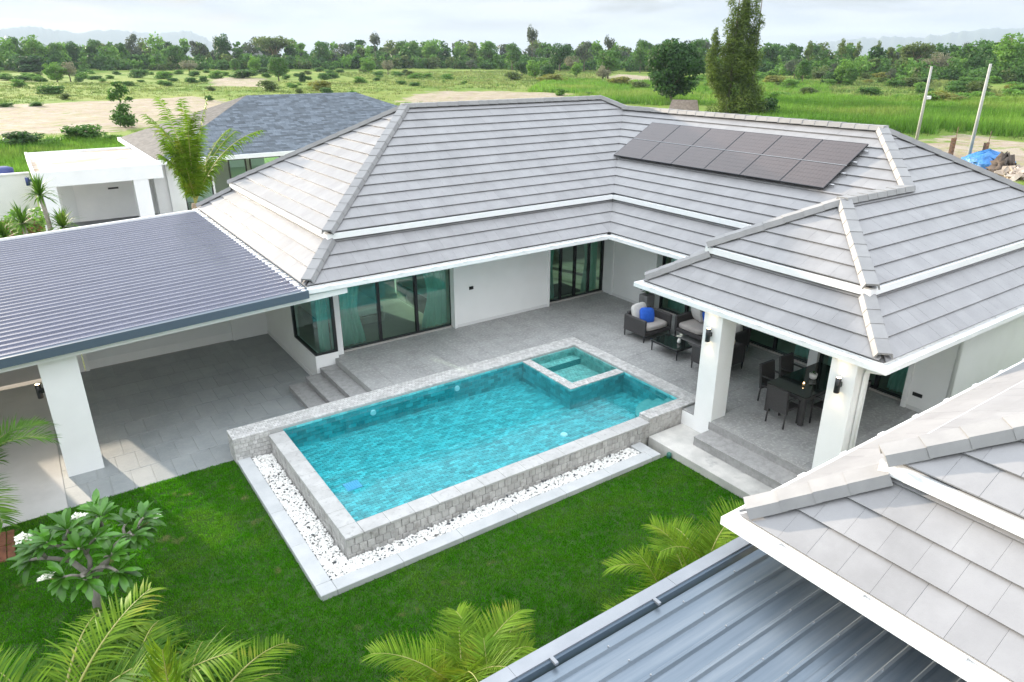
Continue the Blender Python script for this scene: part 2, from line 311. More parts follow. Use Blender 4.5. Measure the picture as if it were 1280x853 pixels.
class MB:
    def __init__(self): self.v = []; self.f = []; self.sm = []; self.mi = []; self.cur = 0
    def add(self, vs, fs, smooth=False):
        b = len(self.v); self.v += [tuple(p) for p in vs]
        for f in fs: self.f.append(tuple(i + b for i in f)); self.sm.append(smooth); self.mi.append(self.cur)
        return self
    def box(self, x0, x1, y0, y1, z0, z1, bev=0.0):
        if x0 > x1: x0, x1 = x1, x0
        if y0 > y1: y0, y1 = y1, y0
        if z0 > z1: z0, z1 = z1, z0
        if bev <= 0:
            v = [(x0, y0, z0), (x1, y0, z0), (x1, y1, z0), (x0, y1, z0), (x0, y0, z1), (x1, y0, z1), (x1, y1, z1), (x0, y1, z1)]
            f = [(3, 2, 1, 0), (4, 5, 6, 7), (0, 1, 5, 4), (1, 2, 6, 5), (2, 3, 7, 6), (3, 0, 4, 7)]
            return self.add(v, f)
        b = min(bev, (x1 - x0) / 2.01, (y1 - y0) / 2.01, (z1 - z0) / 2.01)
        v = []
        def ring(x0, x1, y0, y1, z, c):
            return [(x0 + c, y0, z), (x1 - c, y0, z), (x1, y0 + c, z), (x1, y1 - c, z), (x1 - c, y1, z), (x0 + c, y1, z), (x0, y1 - c, z), (x0, y0 + c, z)]
        for (i, z, c) in ((b, z0, b * 0.6), (0, z0 + b, b), (0, z1 - b, b), (b, z1, b * 0.6)):
            v += ring(x0 + i, x1 - i, y0 + i, y1 - i, z, c)
        f = [tuple(range(7, -1, -1)), tuple(range(24, 32))]
        for k in range(3):
            for i in range(8): f.append((k * 8 + i, k * 8 + (i + 1) % 8, k * 8 + 8 + (i + 1) % 8, k * 8 + 8 + i))
        return self.add(v, f)
    def obox(self, c, ax, ay, az, hx, hy, hz):
        c = Vector(c); ax, ay, az = Vector(ax), Vector(ay), Vector(az)
        v = [c + ax * (sx * hx) + ay * (sy * hy) + az * (sz * hz) for sz in (-1, 1) for sx, sy in ((-1, -1), (1, -1), (1, 1), (-1, 1))]
        return self.add(v, [(3, 2, 1, 0), (4, 5, 6, 7), (0, 1, 5, 4), (1, 2, 6, 5), (2, 3, 7, 6), (3, 0, 4, 7)])
    def tube(self, pts, rad, seg=8, cap=True, smooth=True):
        pts = [Vector(p) for p in pts]
        if not hasattr(rad, '__len__'): rad = [rad] * len(pts)
        vs = []; prev = None
        for i, p in enumerate(pts):
            t = (pts[min(i + 1, len(pts) - 1)] - pts[max(i - 1, 0)]).normalized()
            if prev is None:
                a = Vector((0, 0, 1)) if abs(t.z) < 0.9 else Vector((1, 0, 0))
                nrm = t.cross(a).normalized()
            else:
                nrm = (prev - t * prev.dot(t)).normalized()
            prev = nrm; bn = t.cross(nrm)
            for k in range(seg):
                a = 2 * math.pi * k / seg
                vs.append(p + (nrm * math.cos(a) + bn * math.sin(a)) * rad[i])
        fs = []
        for i in range(len(pts) - 1):
            for k in range(seg):
                fs.append((i * seg + k, i * seg + (k + 1) % seg, (i + 1) * seg + (k + 1) % seg, (i + 1) * seg + k))
        self.add(vs, fs, smooth)
        if cap:
            b = len(self.v) - len(vs)
            self.f.append(tuple(b + k for k in range(seg - 1, -1, -1))); self.sm.append(False); self.mi.append(self.cur)
            self.f.append(tuple(b + (len(pts) - 1) * seg + k for k in range(seg))); self.sm.append(False); self.mi.append(self.cur)
        return self
    def mesh(self, name, m):
        me = bpy.data.meshes.new(name); me.from_pydata(self.v, [], self.f)
        me.polygons.foreach_set('use_smooth', self.sm)
        if isinstance(m, (list, tuple)):
            for q in m: me.materials.append(q)
            me.polygons.foreach_set('material_index', self.mi)
        elif m: me.materials.append(m)
        me.update()
        return me
    def build(self, name, m, parent=None):
        return link(bpy.data.objects.new(name, self.mesh(name, m)), parent)
def inst(name, me, parent=None, loc=None, mw=None):
    o = bpy.data.objects.new(name, me)
    if mw is not None: o.matrix_basis = mw
    elif loc is not None: o.location = loc
    return link(o, parent)
def copy_tree(o, parent=None):
    c = o.copy(); COL.objects.link(c); c.parent = parent
    for ch in o.children: copy_tree(ch, c)
    return c
def offset_loop(pts, d):
    """inset a counter-clockwise rectilinear loop by d (towards its inside)"""
    n = len(pts); out = []
    for i in range(n):
        p0, p1, p2 = pts[i - 1], pts[i], pts[(i + 1) % n]
        e1 = Vector((p1[0] - p0[0], p1[1] - p0[1])).normalized(); e2 = Vector((p2[0] - p1[0], p2[1] - p1[1])).normalized()
        n1 = Vector((-e1.y, e1.x)); n2 = Vector((-e2.y, e2.x))
        out.append((p1[0] + (n1.x + n2.x) * d, p1[1] + (n1.y + n2.y) * d))
    return out
def sweep(mb, loop, prof):
    """closed profile [(inset, z)...] swept round a closed rectilinear loop"""
    rings = [[(x, y, z) for x, y in offset_loop(loop, d)] for d, z in prof]
    n, k = len(loop), len(prof); b = len(mb.v)
    vs = [p for r in rings for p in r]; fs = []
    for j in range(k):
        j2 = (j + 1) % k
        for i in range(n):
            i2 = (i + 1) % n
            fs.append((j * n + i, j * n + i2, j2 * n + i2, j2 * n + i))
    mb.add(vs, fs)
def clip_poly(poly, clip):
    """Sutherland-Hodgman: subject and convex counter-clockwise clip polygon, 2-D"""
    out = list(poly); n = len(clip)
    for i in range(n):
        a, b = clip[i], clip[(i + 1) % n]
        ex, ey = b[0] - a[0], b[1] - a[1]
        inp, out = out, []
        if not inp: return []
        for j in range(len(inp)):
            p, q = inp[j], inp[(j + 1) % len(inp)]
            sp = ex * (p[1] - a[1]) - ey * (p[0] - a[0]); sq = ex * (q[1] - a[1]) - ey * (q[0] - a[0])
            if sp >= -1e-9: out.append(p)
            if (sp >= 0) != (sq >= 0) and abs(sp - sq) > 1e-12:
                t = sp / (sp - sq); out.append((p[0] + (q[0] - p[0]) * t, p[1] + (q[1] - p[1]) * t))
    return out
def area2(poly):
    return 0.5 * sum(poly[i][0] * poly[(i + 1) % len(poly)][1] - poly[(i + 1) % len(poly)][0] * poly[i][1] for i in range(len(poly)))

# ------------------------------------------------------------------ tiled roofs
TW, TE = 0.352, 0.405          # tile cover width and course exposure
class Face:
    def __init__(self, P0, u, w, polys, inb, zb, s):
        self.P0, self.u, self.w = Vector((*P0, 0)), Vector((*u, 0)), Vector((*w, 0))
        self.inb, self.zb, self.s = inb, zb, s; self.k = math.sqrt(1 + s * s)
        self.polys = []
        for pl in polys:
            q = []
            for p in pl:
                d = Vector((p[0], p[1], 0)) - self.P0
                q.append((d.dot(self.u), (d.dot(self.w) - inb) * self.k))
            if area2(q) < 0: q.reverse()
            self.polys.append(q)
        self.v = (self.w + Vector((0, 0, s))).normalized(); self.n = self.u.cross(self.v)
    def pt(self, u, v, h=0.0):
        b = self.P0 + self.u * u + self.w * (self.inb + v / self.k); b.z = self.zb + self.s * v / self.k
        return b + self.n * h
def tile_h(vv): return 0.052 - 0.036 * vv / TE
def tile_mb(poly, v0, u0):
    mb = MB(); n = len(poly)
    top = [(p[0] - u0, p[1] - v0, tile_h(p[1] - v0)) for p in poly]; bot = [(p[0] - u0, p[1] - v0, tile_h(p[1] - v0) - 0.024) for p in poly]
    mb.add(top + bot, [tuple(range(n))] + [(i, n + i, n + (i + 1) % n, (i + 1) % n) for i in range(n)])
    return mb
full_tile = tile_mb([(0.0012, -0.012), (TW - 0.0012, -0.012), (TW - 0.0012, TE + 0.03), (0.0012, TE + 0.03)], 0, 0).mesh('roof_tile', TILE)
def gen_tiles(face):
    """list of (distance, matrix, poly or None, u0, v0)"""
    out = []
    us = [p[0] for q in face.polys for p in q]; vs_ = [p[1] for q in face.polys for p in q]
    row = 0; v0 = min(vs_)
    while v0 < max(vs_) - 0.03:
        u0 = min(us) - TW * (1.0 if row % 2 else 0.5)
        while u0 < max(us):
            pl = [(u0 + 0.0012, v0 - 0.012), (u0 + TW - 0.0012, v0 - 0.012), (u0 + TW - 0.0012, v0 + TE + 0.03), (u0 + 0.0012, v0 + TE + 0.03)]
            for q in face.polys:
                vmin = min(p[1] for p in q)
                qq = [(p[0], p[1] - 0.03 if abs(p[1] - vmin) < 1e-6 else p[1]) for p in q]
                c = clip_poly(pl, qq)
                if len(c) >= 3 and area2(c) > 0.004:
                    o = face.pt(u0, v0)
                    mw = Matrix(((face.u.x, face.v.x, face.n.x, o.x), (face.u.y, face.v.y, face.n.y, o.y), (face.u.z, face.v.z, face.n.z, o.z), (0, 0, 0, 1)))
                    jit = Matrix.Rotation(random.uniform(-0.002, 0.002), 4, 'Y') @ Matrix.Translation((0, 0, random.uniform(-0.001, 0.001)))
                    out.append(((o - CAM).length, mw @ jit, None if abs(area2(c) - area2(pl)) < 1e-4 else c, u0, v0))
            u0 += TW
        row += 1; v0 += TE
    return out
def lay_tiles(faces, parent, limit=300):
    T = [t for f in faces for t in gen_tiles(f)]
    # those inside the picture first, by distance
    def key(t):
        p = MINV @ t[1].translation
        if p.z > -0.1: return 1e6
        x, y = p.x / -p.z, p.y / -p.z
        return t[0] + (0 if abs(x) < 0.75 and abs(y) < 0.5 else 1000)
    T.sort(key=key)
    for t in T[:limit]:
        me = full_tile if t[2] is None else tile_mb(t[2], t[4], t[3]).mesh('roof_tile', TILE)
        inst('roof_tile', me, parent, mw=t[1])
    if T[limit:]:
        mb = MB()
        for t in T[limit:]:
            pl = t[2] or [(t[3] + 0.0012, t[4] - 0.012), (t[3] + TW - 0.0012, t[4] - 0.012), (t[3] + TW - 0.0012, t[4] + TE + 0.03), (t[3] + 0.0012, t[4] + TE + 0.03)]
            q = tile_mb(pl, t[4], t[3]); mb.add([t[1] @ Vector(p) for p in q.v], q.f)
        tag(mb.build('roof_tiles', TILEJ, parent), kind='stuff')
def cap_mesh(L):
    prof = [(-0.165, -0.075), (-0.12, 0.045), (0.12, 0.045), (0.165, -0.075), (0.14, -0.09), (0.10, 0.0), (-0.10, 0.0), (-0.14, -0.09)]
    n = len(prof); v = [(0, y, z) for y, z in prof] + [(L, y * 0.97, z - 0.012) for y, z in prof]
    mb = MB(); mb.add(v, [(i, (i + 1) % n, n + (i + 1) % n, n + i) for i in range(n)] + [tuple(range(n - 1, -1, -1)), tuple(range(n, 2 * n))])
    return mb.mesh('ridge_cap', CAP)
CAPL = 0.40
cap_me = cap_mesh(CAPL + 0.03)
def lay_caps(a, b, parent, lift=0.10):
    """ridge or hip caps from the low end a to the high end b, each overlapping the one below it"""
    a, b = Vector(a), Vector(b); d = b - a; L = d.length; t = d.normalized()
    side = t.cross(Vector((0, 0, 1))).normalized() * -1; up = t.cross(side)
    if up.z < 0: side = -side; up = t.cross(side)
    nn = max(1, round(L / CAPL)); st = L / nn
    for i in range(nn):
        p = a + t * (st * i) + up * (lift + random.uniform(-0.003, 0.003))
        inst('ridge_cap', cap_me, parent, mw=Matrix(((t.x, side.x, up.x, p.x), (t.y, side.y, up.y, p.y), (t.z, side.z, up.z, p.z), (0, 0, 0, 1))))

Z_E, S_L, IN_L = 2.65, 0.646, 1.13            # eave height, lower slope, lower tier run
IN_U, Z_U, S_U = 1.04, 3.56, 0.56             # upper tier start, height, slope
def zl(i): return Z_E + S_L * i
def zu(i): return Z_U + S_U * (i - IN_U)
def eaves(house, loop, brackets=()):
    g = MB()   # open gutter channel in front of a fascia board
    sweep(g, loop, [(-0.01, 2.60), (-0.13, 2.605), (-0.15, 2.60), (-0.15, 2.50), (-0.11, 2.475), (0.0, 2.475), (0.0, 2.50), (-0.10, 2.515), (-0.115, 2.53), (-0.12, 2.585), (-0.03, 2.58), (0.0, 2.56)])
    n = len(loop)
    for i in range(n):
        a, b = Vector((*loop[i], 0)), Vector((*loop[(i + 1) % n], 0)); L = (b - a).length; t = (b - a) / L; nr = Vector((t.y, -t.x, 0))
        k = max(1, int(L / 0.92))
        for j in range(k):
            c = a + t * (L * (j + 0.5) / k) + nr * 0.075; c.z = 2.607
            g.obox(c, t, nr, (0, 0, 1), 0.07, 0.088, 0.006)
    g.build('gutter', GUTTER, house)
    f = MB(); sweep(f, loop, [(0.003, 2.63), (0.003, 2.468), (0.05, 2.468), (0.05, 2.63)]); f.build('fascia', WHITE, house)
    bnd = MB(); sweep(bnd, loop, [(0.955, 3.545), (0.955, 3.41), (1.17, 3.36), (1.17, 3.545)]); bnd.build('roof_band', GUTTER, house)

# ================================================================== GROUND
def gz(x, y):
    d = math.hypot(x, y)
    return -0.8 + max(0.0, min(d, 420.0) - 60.0) * 0.0085
SOIL = [[(-5.1, 98.6), (9.8, 89), (20.8, 106.4), (39.1, 135.4), (33.8, 161.2), (7, 155.7), (-6.6, 148.6)],
        [(57.1, 123.5), (79.5, 102.9), (103.6, 120.3), (94.5, 150.4), (78.8, 152.9)],
        [(71.7, 40.6), (51.9, 17.8), (56.5, 14.7), (86, 28.1), (90.6, 41.9)],
        [(265, 161), (263, 139), (344, 182), (355, 216)], [(152, 177), (154, 148), (189.6, 182.7), (200, 218)],
        [(70, 72.7), (71.2, 61.2), (89.1, 78.6), (89.3, 91)], [(43, 203), (56, 185.3), (74.8, 246.6), (60.7, 272)]]
def pdist(px, py, poly):
    """signed distance (inside negative) to polygon, vectorised"""
    d = np.full(px.shape, 1e9); inside = np.zeros(px.shape, bool); n = len(poly)
    for i in range(n):
        ax, ay = poly[i]; bx, by = poly[(i + 1) % n]
        ex, ey = bx - ax, by - ay
        t = np.clip(((px - ax) * ex + (py - ay) * ey) / (ex * ex + ey * ey), 0, 1)
        d = np.minimum(d, np.hypot(px - ax - t * ex, py - ay - t * ey))
        cond = ((ay > py) != (by > py)) & (px < (bx - ax) * (py - ay) / (by - ay + 1e-12) + ax)
        inside ^= cond
    return np.where(inside, -d, d)
def soil_amount(px, py):
    s = np.zeros(px.shape)
    for pl in SOIL:
        s = np.maximum(s, np.clip(0.5 - pdist(px, py, pl) / 9.0, 0, 1))
    return s
def make_ground():
    th = np.concatenate([np.linspace(-8, 78, 400), np.linspace(80, 350, 60)]); th = np.radians(th)
    rr = np.concatenate([[0.0, 8, 16, 24], np.geomspace(30, 460, 170), np.geomspace(500, 8900, 24)])
    T, Rr = np.meshgrid(th, rr)
    x = Rr * np.sin(T); y = Rr * np.cos(T)
    z = -0.8 + np.clip(np.minimum(Rr, 420) - 60, 0, None) * 0.0085
    nn = np.sin(x * 0.11 + 1.3) * np.cos(y * 0.13) + 0.6 * np.sin(x * 0.31 + y * 0.27) + 0.4 * np.sin(x * 0.83 - y * 0.71)
    z = z + np.clip((Rr - 55) / 40, 0, 1) * 0.10 * nn
    nt, nr = len(th), len(rr)
    v = np.stack([x, y, z], -1).reshape(-1, 3)
    i = np.arange(nr - 1)[:, None] * nt + np.arange(nt)[None]; j = np.arange(nr - 1)[:, None] * nt + (np.arange(nt) + 1)[None] % nt
    f = np.stack([i, i + nt, j + nt, j], -1).reshape(-1, 4)
    m = bpy.data.materials.new('field_ground'); m.use_nodes = True
    n, l = m.node_tree.nodes, m.node_tree.links; b = n['Principled BSDF']; b.inputs['Roughness'].default_value = 0.95; b.inputs['Specular IOR Level'].default_value = 0.15
    g = n.new('ShaderNodeNewGeometry'); pos = g.outputs['Position']
    def noise(s, d=6, r=0.6, st=None):
        t = n.new('ShaderNodeTexNoise'); t.inputs['Scale'].default_value = s; t.inputs['Detail'].default_value = d; t.inputs['Roughness'].default_value = r; l.new(pos, t.inputs['Vector']); return t.outputs['Fac']
    def ramp(src, p0, c0, p1, c1):
        q = n.new('ShaderNodeValToRGB'); q.color_ramp.elements[0].position = p0; q.color_ramp.elements[0].color = L4(c0); q.color_ramp.elements[1].position = p1; q.color_ramp.elements[1].color = L4(c1); l.new(src, q.inputs[0]); return q.outputs[0]
    def mixc(fac, a, c):
        q = n.new('ShaderNodeMix'); q.data_type = 'RGBA'; l.new(fac, q.inputs[0]); l.new(a, q.inputs[6]); l.new(c, q.inputs[7]); return q.outputs[2]
    green = ramp(noise(0.035, 9, 0.68), 0.36, (0.095, 0.185, 0.022), 0.62, (0.235, 0.26, 0.060))
    green = mixc(ramp(noise(0.4, 8, 0.7), 0.40, (0, 0, 0), 0.66, (0.75, 0.75, 0.75)), green, ramp(noise(0.9), 0.3, (0.065, 0.135, 0.016), 0.7, (0.15, 0.21, 0.036)))
    soil = ramp(noise(0.22, 9, 0.7), 0.33, (0.26, 0.20, 0.15), 0.62, (0.37, 0.31, 0.255))
    soil = mixc(ramp(noise(0.65, 8, 0.75), 0.48, (0, 0, 0), 0.60, (0.8, 0.8, 0.8)), soil, ramp(noise(1.5), 0.3, (0.16, 0.20, 0.06), 0.7, (0.33, 0.28, 0.15)))
    at = n.new('ShaderNodeAttribute'); at.attribute_name = 'soil'
    ad = n.new('ShaderNodeMath'); ad.operation = 'MULTIPLY_ADD'; ad.inputs[1].default_value = 1.1; l.new(noise(0.16, 9, 0.72), ad.inputs[0])
    l.new(at.outputs['Fac'], ad.inputs[2])
    fac = ramp(ad.outputs[0], 0.93, (0, 0, 0), 1.06, (1, 1, 1))
    # thin scattered bare spots out in the field
    sp = ramp(noise(0.055, 9, 0.7), 0.655, (0, 0, 0), 0.70, (0.85, 0.85, 0.85))
    mxx = n.new('ShaderNodeMath'); mxx.operation = 'MAXIMUM'; l.new(fac, mxx.inputs[0]); l.new(sp, mxx.inputs[1])
    l.new(mixc(mxx.outputs[0], green, soil), b.inputs['Base Color'])
    bp = n.new('ShaderNodeBump'); bp.inputs['Strength'].default_value = 0.7; bp.inputs['Distance'].default_value = 0.4; l.new(noise(1.2, 8, 0.7), bp.inputs['Height']); l.new(bp.outputs[0], b.inputs['Normal'])
    me = mesh_np('ground', v, f, m, True)
    a = me.attributes.new('soil', 'FLOAT', 'POINT'); a.data.foreach_set('value', (0.54 * soil_amount(v[:, 0], v[:, 1])).astype(np.float32))
    tag(inst('ground', me), 'open grassy field with bare sandy patches around the houses', 'ground', kind='structure')
make_ground()

# ---- property paving --------------------------------------------------------
def slab(name, x0, x1, y0, y1, z0, z1, m, label=None, cat=None, bev=0.0):
    o = MB().box(x0, x1, y0, y1, z0, z1, bev).build(name, m)
    return tag(o, label, cat, kind='structure')
def tiles_on(parent, rects, z, w, d, m, gap=0.006, th=0.012, stag=True, name='floor_tile', along='x'):
    cache = {}
    for (x0, x1, y0, y1) in rects:
        nr = 0; y = y0
        while y < y1 - 0.02:
            yy = min(y + d, y1); x = x0 - (w * 0.5 if (stag and nr % 2) else 0)
            while x < x1 - 0.02:
                xa, xb = max(x, x0), min(x + w, x1)
                if xb - xa > 0.03 and yy - y > 0.03:
                    k = (round(xb - xa, 3), round(yy - y, 3))
                    if k not in cache:
                        a, c = k[0] - gap, k[1] - gap
                        cache[k] = MB().box(-a / 2, a / 2, -c / 2, c / 2, 0, th, 0.003).mesh(name, m)
                    inst(name, cache[k], parent, loc=((xa + xb) / 2, (y + yy) / 2, z + random.uniform(-0.0012, 0.0012)))
                x += w
            y += d; nr += 1

# driveway and carport floor (z about -0.60)
slab('driveway', -9, -0.62, 14.42, 30, -0.78, -0.598, CONC)
cf = slab('carport_floor', -0.62, 5.60, 14.42, 21.75, -0.78, -0.612, GROUT)
tiles_on(cf, [(-0.61, 5.45, 14.43, 21.6)], -0.612, 0.40, 0.80, CPT)
slab('rear_yard_paving', -9, 12, 30, 41.5, -0.79, -0.62, CONC)
# terrace
tr_ = MB()
tr_.box(5.98, 12.31, 14.71, 17.5, -0.75, -0.012)
tr_.box(12.31, 16.3, 5.4, 17.5, -0.75, -0.0125)
tr_.box(11.60, 12.31, 5.4, 9.0, -0.75, -0.013)
tr = tag(tr_.build('terrace', GROUT), kind='structure')
tiles_on(tr, [(5.98, 12.31, 14.71, 17.44), (12.31, 16.14, 5.45, 17.44), (11.60, 12.31, 5.45, 9.0)], -0.012, 0.6, 0.6, TERR, gap=0.004, stag=False)
# steps down to the carport: three treads
st = empty('carport_steps', (5.3, 15.9, -0.6)); tag(st, kind='structure')
for i, (x0, x1, z) in enumerate(((5.53, 5.975, -0.15), (5.11, 5.525, -0.30), (4.66, 5.105, -0.45))):
    b = MB().box(x0, x1 + 0.004, 14.715, 17.09 if i < 2 else 17.12, -0.6, z - 0.03); b.box(x0 - 0.012, x1 - 0.002, 14.715, 17.09 if i < 2 else 17.12, z - 0.027, z, 0.004)
    o = b.build('step', STEP, st); o.matrix_parent_inverse = Matrix.Translation((-5.3, -15.9, 0.6))
# steps of the veranda and raw concrete apron
ap = slab('concrete_apron', 10.50, 11.62, 0.5, 9.76, -0.78, -0.42, CONC2, bev=0.01)
b = MB().box(11.05, 11.60, 5.3, 8.93, -0.45, -0.24); b.box(11.035, 11.60, 5.3, 8.93, -0.236, -0.205, 0.004); o = b.build('veranda_step', STEP); tag(o, kind='structure')
b = MB().box(11.575, 11.605, 5.4, 8.99, -0.22, -0.03); b.build('riser', STEP, tr)

# ---- kerb, pebbles, pool -----------------------------------------------------
kb = empty('pool_kerb', (2.55, 9.15, -0.6)); tag(kb, kind='structure'); KI = Matrix.Translation((-2.55, -9.15, 0.6))
def kerb_pc(x0, x1, y0, y1):
    o = MB().box(x0, x1, y0, y1, -0.68, -0.50 + random.uniform(-0.002, 0.002), 0.008).build('kerb_stone', KERB, kb); o.matrix_parent_inverse = KI
y = 9.435
while y < 14.15: kerb_pc(2.55, 2.83, y, min(y + 1.197, 14.17)); y += 1.20
kerb_pc(2.55, 2.83, 9.15, 9.43)
x = 2.834
while x < 10.25: kerb_pc(x, min(x + 1.197, 10.28), 9.15, 9.43); x += 1.20
kerb_pc(9.98, 10.28, 9.434, 9.79)
MB().box(2.8, 3.30, 9.4, 14.3, -0.75, -0.57).box(3.30, 10.0, 9.4, 9.82, -0.75, -0.5701).build('pebble_bed', GRAVEL); tag(bpy.data.objects['pebble_bed'], kind='structure')
def pebbles(n, rects, m, name, seed, zz):
    rg = np.random.default_rng(seed)
    import bmesh
    bm = bmesh.new(); bmesh.ops.create_icosphere(bm, subdivisions=1, radius=1)
    bv = np.array([v.co[:] for v in bm.verts]); bf = np.array([[v.index for v in f.verts] for f in bm.faces]); bm.free()
    ar = np.array([(r[1] - r[0]) * (r[3] - r[2]) for r in rects]); pick = rg.choice(len(rects), n, p=ar / ar.sum())
    rc = np.array(rects)[pick]; px = rc[:, 0] + rg.random(n) * (rc[:, 1] - rc[:, 0]); py = rc[:, 2] + rg.random(n) * (rc[:, 3] - rc[:, 2])
    s = np.stack([rg.uniform(0.020, 0.042, n), rg.uniform(0.016, 0.030, n), rg.uniform(0.012, 0.022, n)], -1)
    a = rg.uniform(0, 6.28, n); t = rg.uniform(-0.5, 0.5, n)
    v = bv[None] * s[:, None, :] * (1 + rg.uniform(-0.12, 0.12, (n, len(bv), 1)))
    x, y, z = v[..., 0], v[..., 1], v[..., 2]
    y, z = y * np.cos(t)[:, None] - z * np.sin(t)[:, None], y * np.sin(t)[:, None] + z * np.cos(t)[:, None]
    x, y = x * np.cos(a)[:, None] - y * np.sin(a)[:, None], x * np.sin(a)[:, None] + y * np.cos(a)[:, None]
    v = np.stack([x + px[:, None], y + py[:, None], z + zz + rg.uniform(-0.012, 0.02, n)[:, None]], -1).reshape(-1, 3)
    f = (bf[None] + (np.arange(n) * len(bv))[:, None, None]).reshape(-1, 3)
    return inst(name, mesh_np(name, v, f, m, True))
PR = [(2.85, 3.26, 9.45, 14.15), (3.26, 9.96, 9.45, 9.78)]
tag(pebbles(5200, PR, PEB, 'white_pebbles', 3, -0.545), 'white rounded pebbles filling the trough around the pool', 'pebbles', kind='stuff')
tag(pebbles(60, PR, PEBD, 'dark_pebbles', 4, -0.525), 'few dark pebbles among the white ones', 'pebbles', kind='stuff')

pool = empty('swimming_pool', (7.7, 12.2, -0.6)); PI_ = Matrix.Translation((-7.7, -12.2, 0.6))
tag(pool, 'turquoise rectangular swimming pool with pale stone walls and corner spa', 'swimming pool')
def pp(mb, name, m, kind=None, parent=None):
    o = mb.build(name, m, parent or pool)
    if parent is None: o.matrix_parent_inverse = PI_
    if kind: o['kind'] = kind
    return o
ZF = -0.64
shell = MB()
shell.box(3.31, 3.605, 9.83, 14.20, -0.72, -0.145); shell.box(3.605, 10.56, 9.83, 10.145, -0.72, -0.145)
shell.box(10.56, 12.29, 9.83, 10.145, -0.72, -0.034); shell.box(11.93, 12.29, 10.145, 14.20, -0.72, -0.034)
shell.box(2.56, 12.29, 14.19, 14.68, -0.72, -0.034); pp(MB().box(3.605, 11.93, 10.145, 14.19, -0.75, ZF - 0.012), 'basin_floor', POOLG)
pp(shell, 'pool_shell', GROUT)
# floor and inner wall tiling: grid of small teal stone pieces
def grid_tiles(mb, o, u, v, n, L, H, w, h, g=0.008, th=0.012, stag=True, jit=0.004):
    o, u, v, n = Vector(o), Vector(u), Vector(v), Vector(n); r = 0; b = 0.0
    while b < H - 0.01:
        hh = min(h, H - b); a = -(w / 2 if (stag and r % 2) else 0)
        while a < L - 0.01:
            a0, a1 = max(a, 0), min(a + w, L)
            if a1 - a0 > 0.02:
                c = o + u * ((a0 + a1) / 2) + v * (b + hh / 2) + n * (th / 2 + random.uniform(-jit, jit))
                hx, hy, t = (a1 - a0 - g) / 2, (hh - g) / 2, th / 2
                q = [c + u * sx * hx + v * sy * hy + n * t for sx, sy in ((-1, -1), (1, -1), (1, 1), (-1, 1))]
                q2 = [p - n * th for p in q]
                mb.add(q + q2, [(0, 1, 2, 3), (0, 4, 5, 1), (1, 5, 6, 2), (2, 6, 7, 3), (3, 7, 4, 0)])
            a += w
        b += h; r += 1
ft = MB(); grid_tiles(ft, (3.605, 10.145, ZF - 0.012), (1, 0, 0), (0, 1, 0), (0, 0, 1), 8.325, 4.045, 0.145, 0.0725, 0.007)
pp(ft, 'pool_floor_tiles', POOLT, 'stuff')
wt = MB()
grid_tiles(wt, (3.605, 14.19, ZF), (1, 0, 0), (0, 0, 1), (0, -1, 0), 8.32, 0.57, 0.20, 0.10)
grid_tiles(wt, (11.93, 14.18, ZF), (0, -1, 0), (0, 0, 1), (-1, 0, 0), 4.03, 0.57, 0.20, 0.10)
grid_tiles(wt, (3.605, 10.145, ZF), (0, 1, 0), (0, 0, 1), (1, 0, 0), 4.04, 0.49, 0.20, 0.10)
grid_tiles(wt, (11.92, 10.145, ZF), (-1, 0, 0), (0, 0, 1), (0, 1, 0), 8.31, 0.49, 0.20, 0.10)
pp(wt, 'pool_wall_tiles', POOLT, 'stuff')
# spa
sw = MB(); sw.box(10.13, 10.37, 12.125, 14.17, ZF, -0.085); sw.box(10.37, 11.91, 12.125, 12.365, ZF, -0.085); sw.box(10.37, 11.91, 12.365, 14.17, ZF, -0.47)
sw.box(10.372, 10.70, 12.367, 14.168, -0.48, -0.30); sw.box(10.70, 11.908, 13.85, 14.168, -0.48, -0.30)
spa = pp(sw, 'spa', POOLG)
sp = MB(); grid_tiles(sp, (10.13, 12.125, ZF), (0, 1, 0), (0, 0, 1), (-1, 0, 0), 2.05, 0.55, 0.20, 0.10); grid_tiles(sp, (10.12, 12.125, ZF), (1, 0, 0), (0, 0, 1), (0, -1, 0), 1.80, 0.55, 0.20, 0.10)
o = sp.build('spa_tiles', POOLT, spa); o['kind'] = 'stuff'
si = MB(); grid_tiles(si, (10.37, 12.365, -0.47), (1, 0, 0), (0, 1, 0), (0, 0, 1), 1.54, 1.80, 0.1, 0.1); grid_tiles(si, (10.372, 12.365, -0.30), (1, 0, 0), (0, 1, 0), (0, 0, 1), 0.328, 1.80, 0.1, 0.1); grid_tiles(si, (10.70, 13.85, -0.30), (1, 0, 0), (0, 1, 0), (0, 0, 1), 1.2, 0.318, 0.1, 0.1)
grid_tiles(si, (10.37, 14.17, -0.30), (1, 0, 0), (0, 0, 1), (0, -1, 0), 1.54, 0.24, 0.1, 0.1); grid_tiles(si, (11.91, 14.17, -0.47), (0, -1, 0), (0, 0, 1), (-1, 0, 0), 1.8, 0.42, 0.1, 0.1)
o = si.build('spa_lining', MATS.get('pale_teal_stone') or mat('spa_mosaic', (0.15, 0.42, 0.41), (0.26, 0.54, 0.52), 8, 0.6, island=0.2), spa); o['kind'] = 'stuff'
sc = MB(); grid_tiles(sc, (10.12, 12.115, -0.085), (1, 0, 0), (0, 1, 0), (0, 0, 1), 0.26, 2.06, 0.087, 0.09, 0.006, 0.02); grid_tiles(sc, (10.385, 12.115, -0.085), (1, 0, 0), (0, 1, 0), (0, 0, 1), 1.52, 0.26, 0.09, 0.087, 0.006, 0.02)
o = sc.build('spa_rim', STONE, spa); o['kind'] = 'stuff'
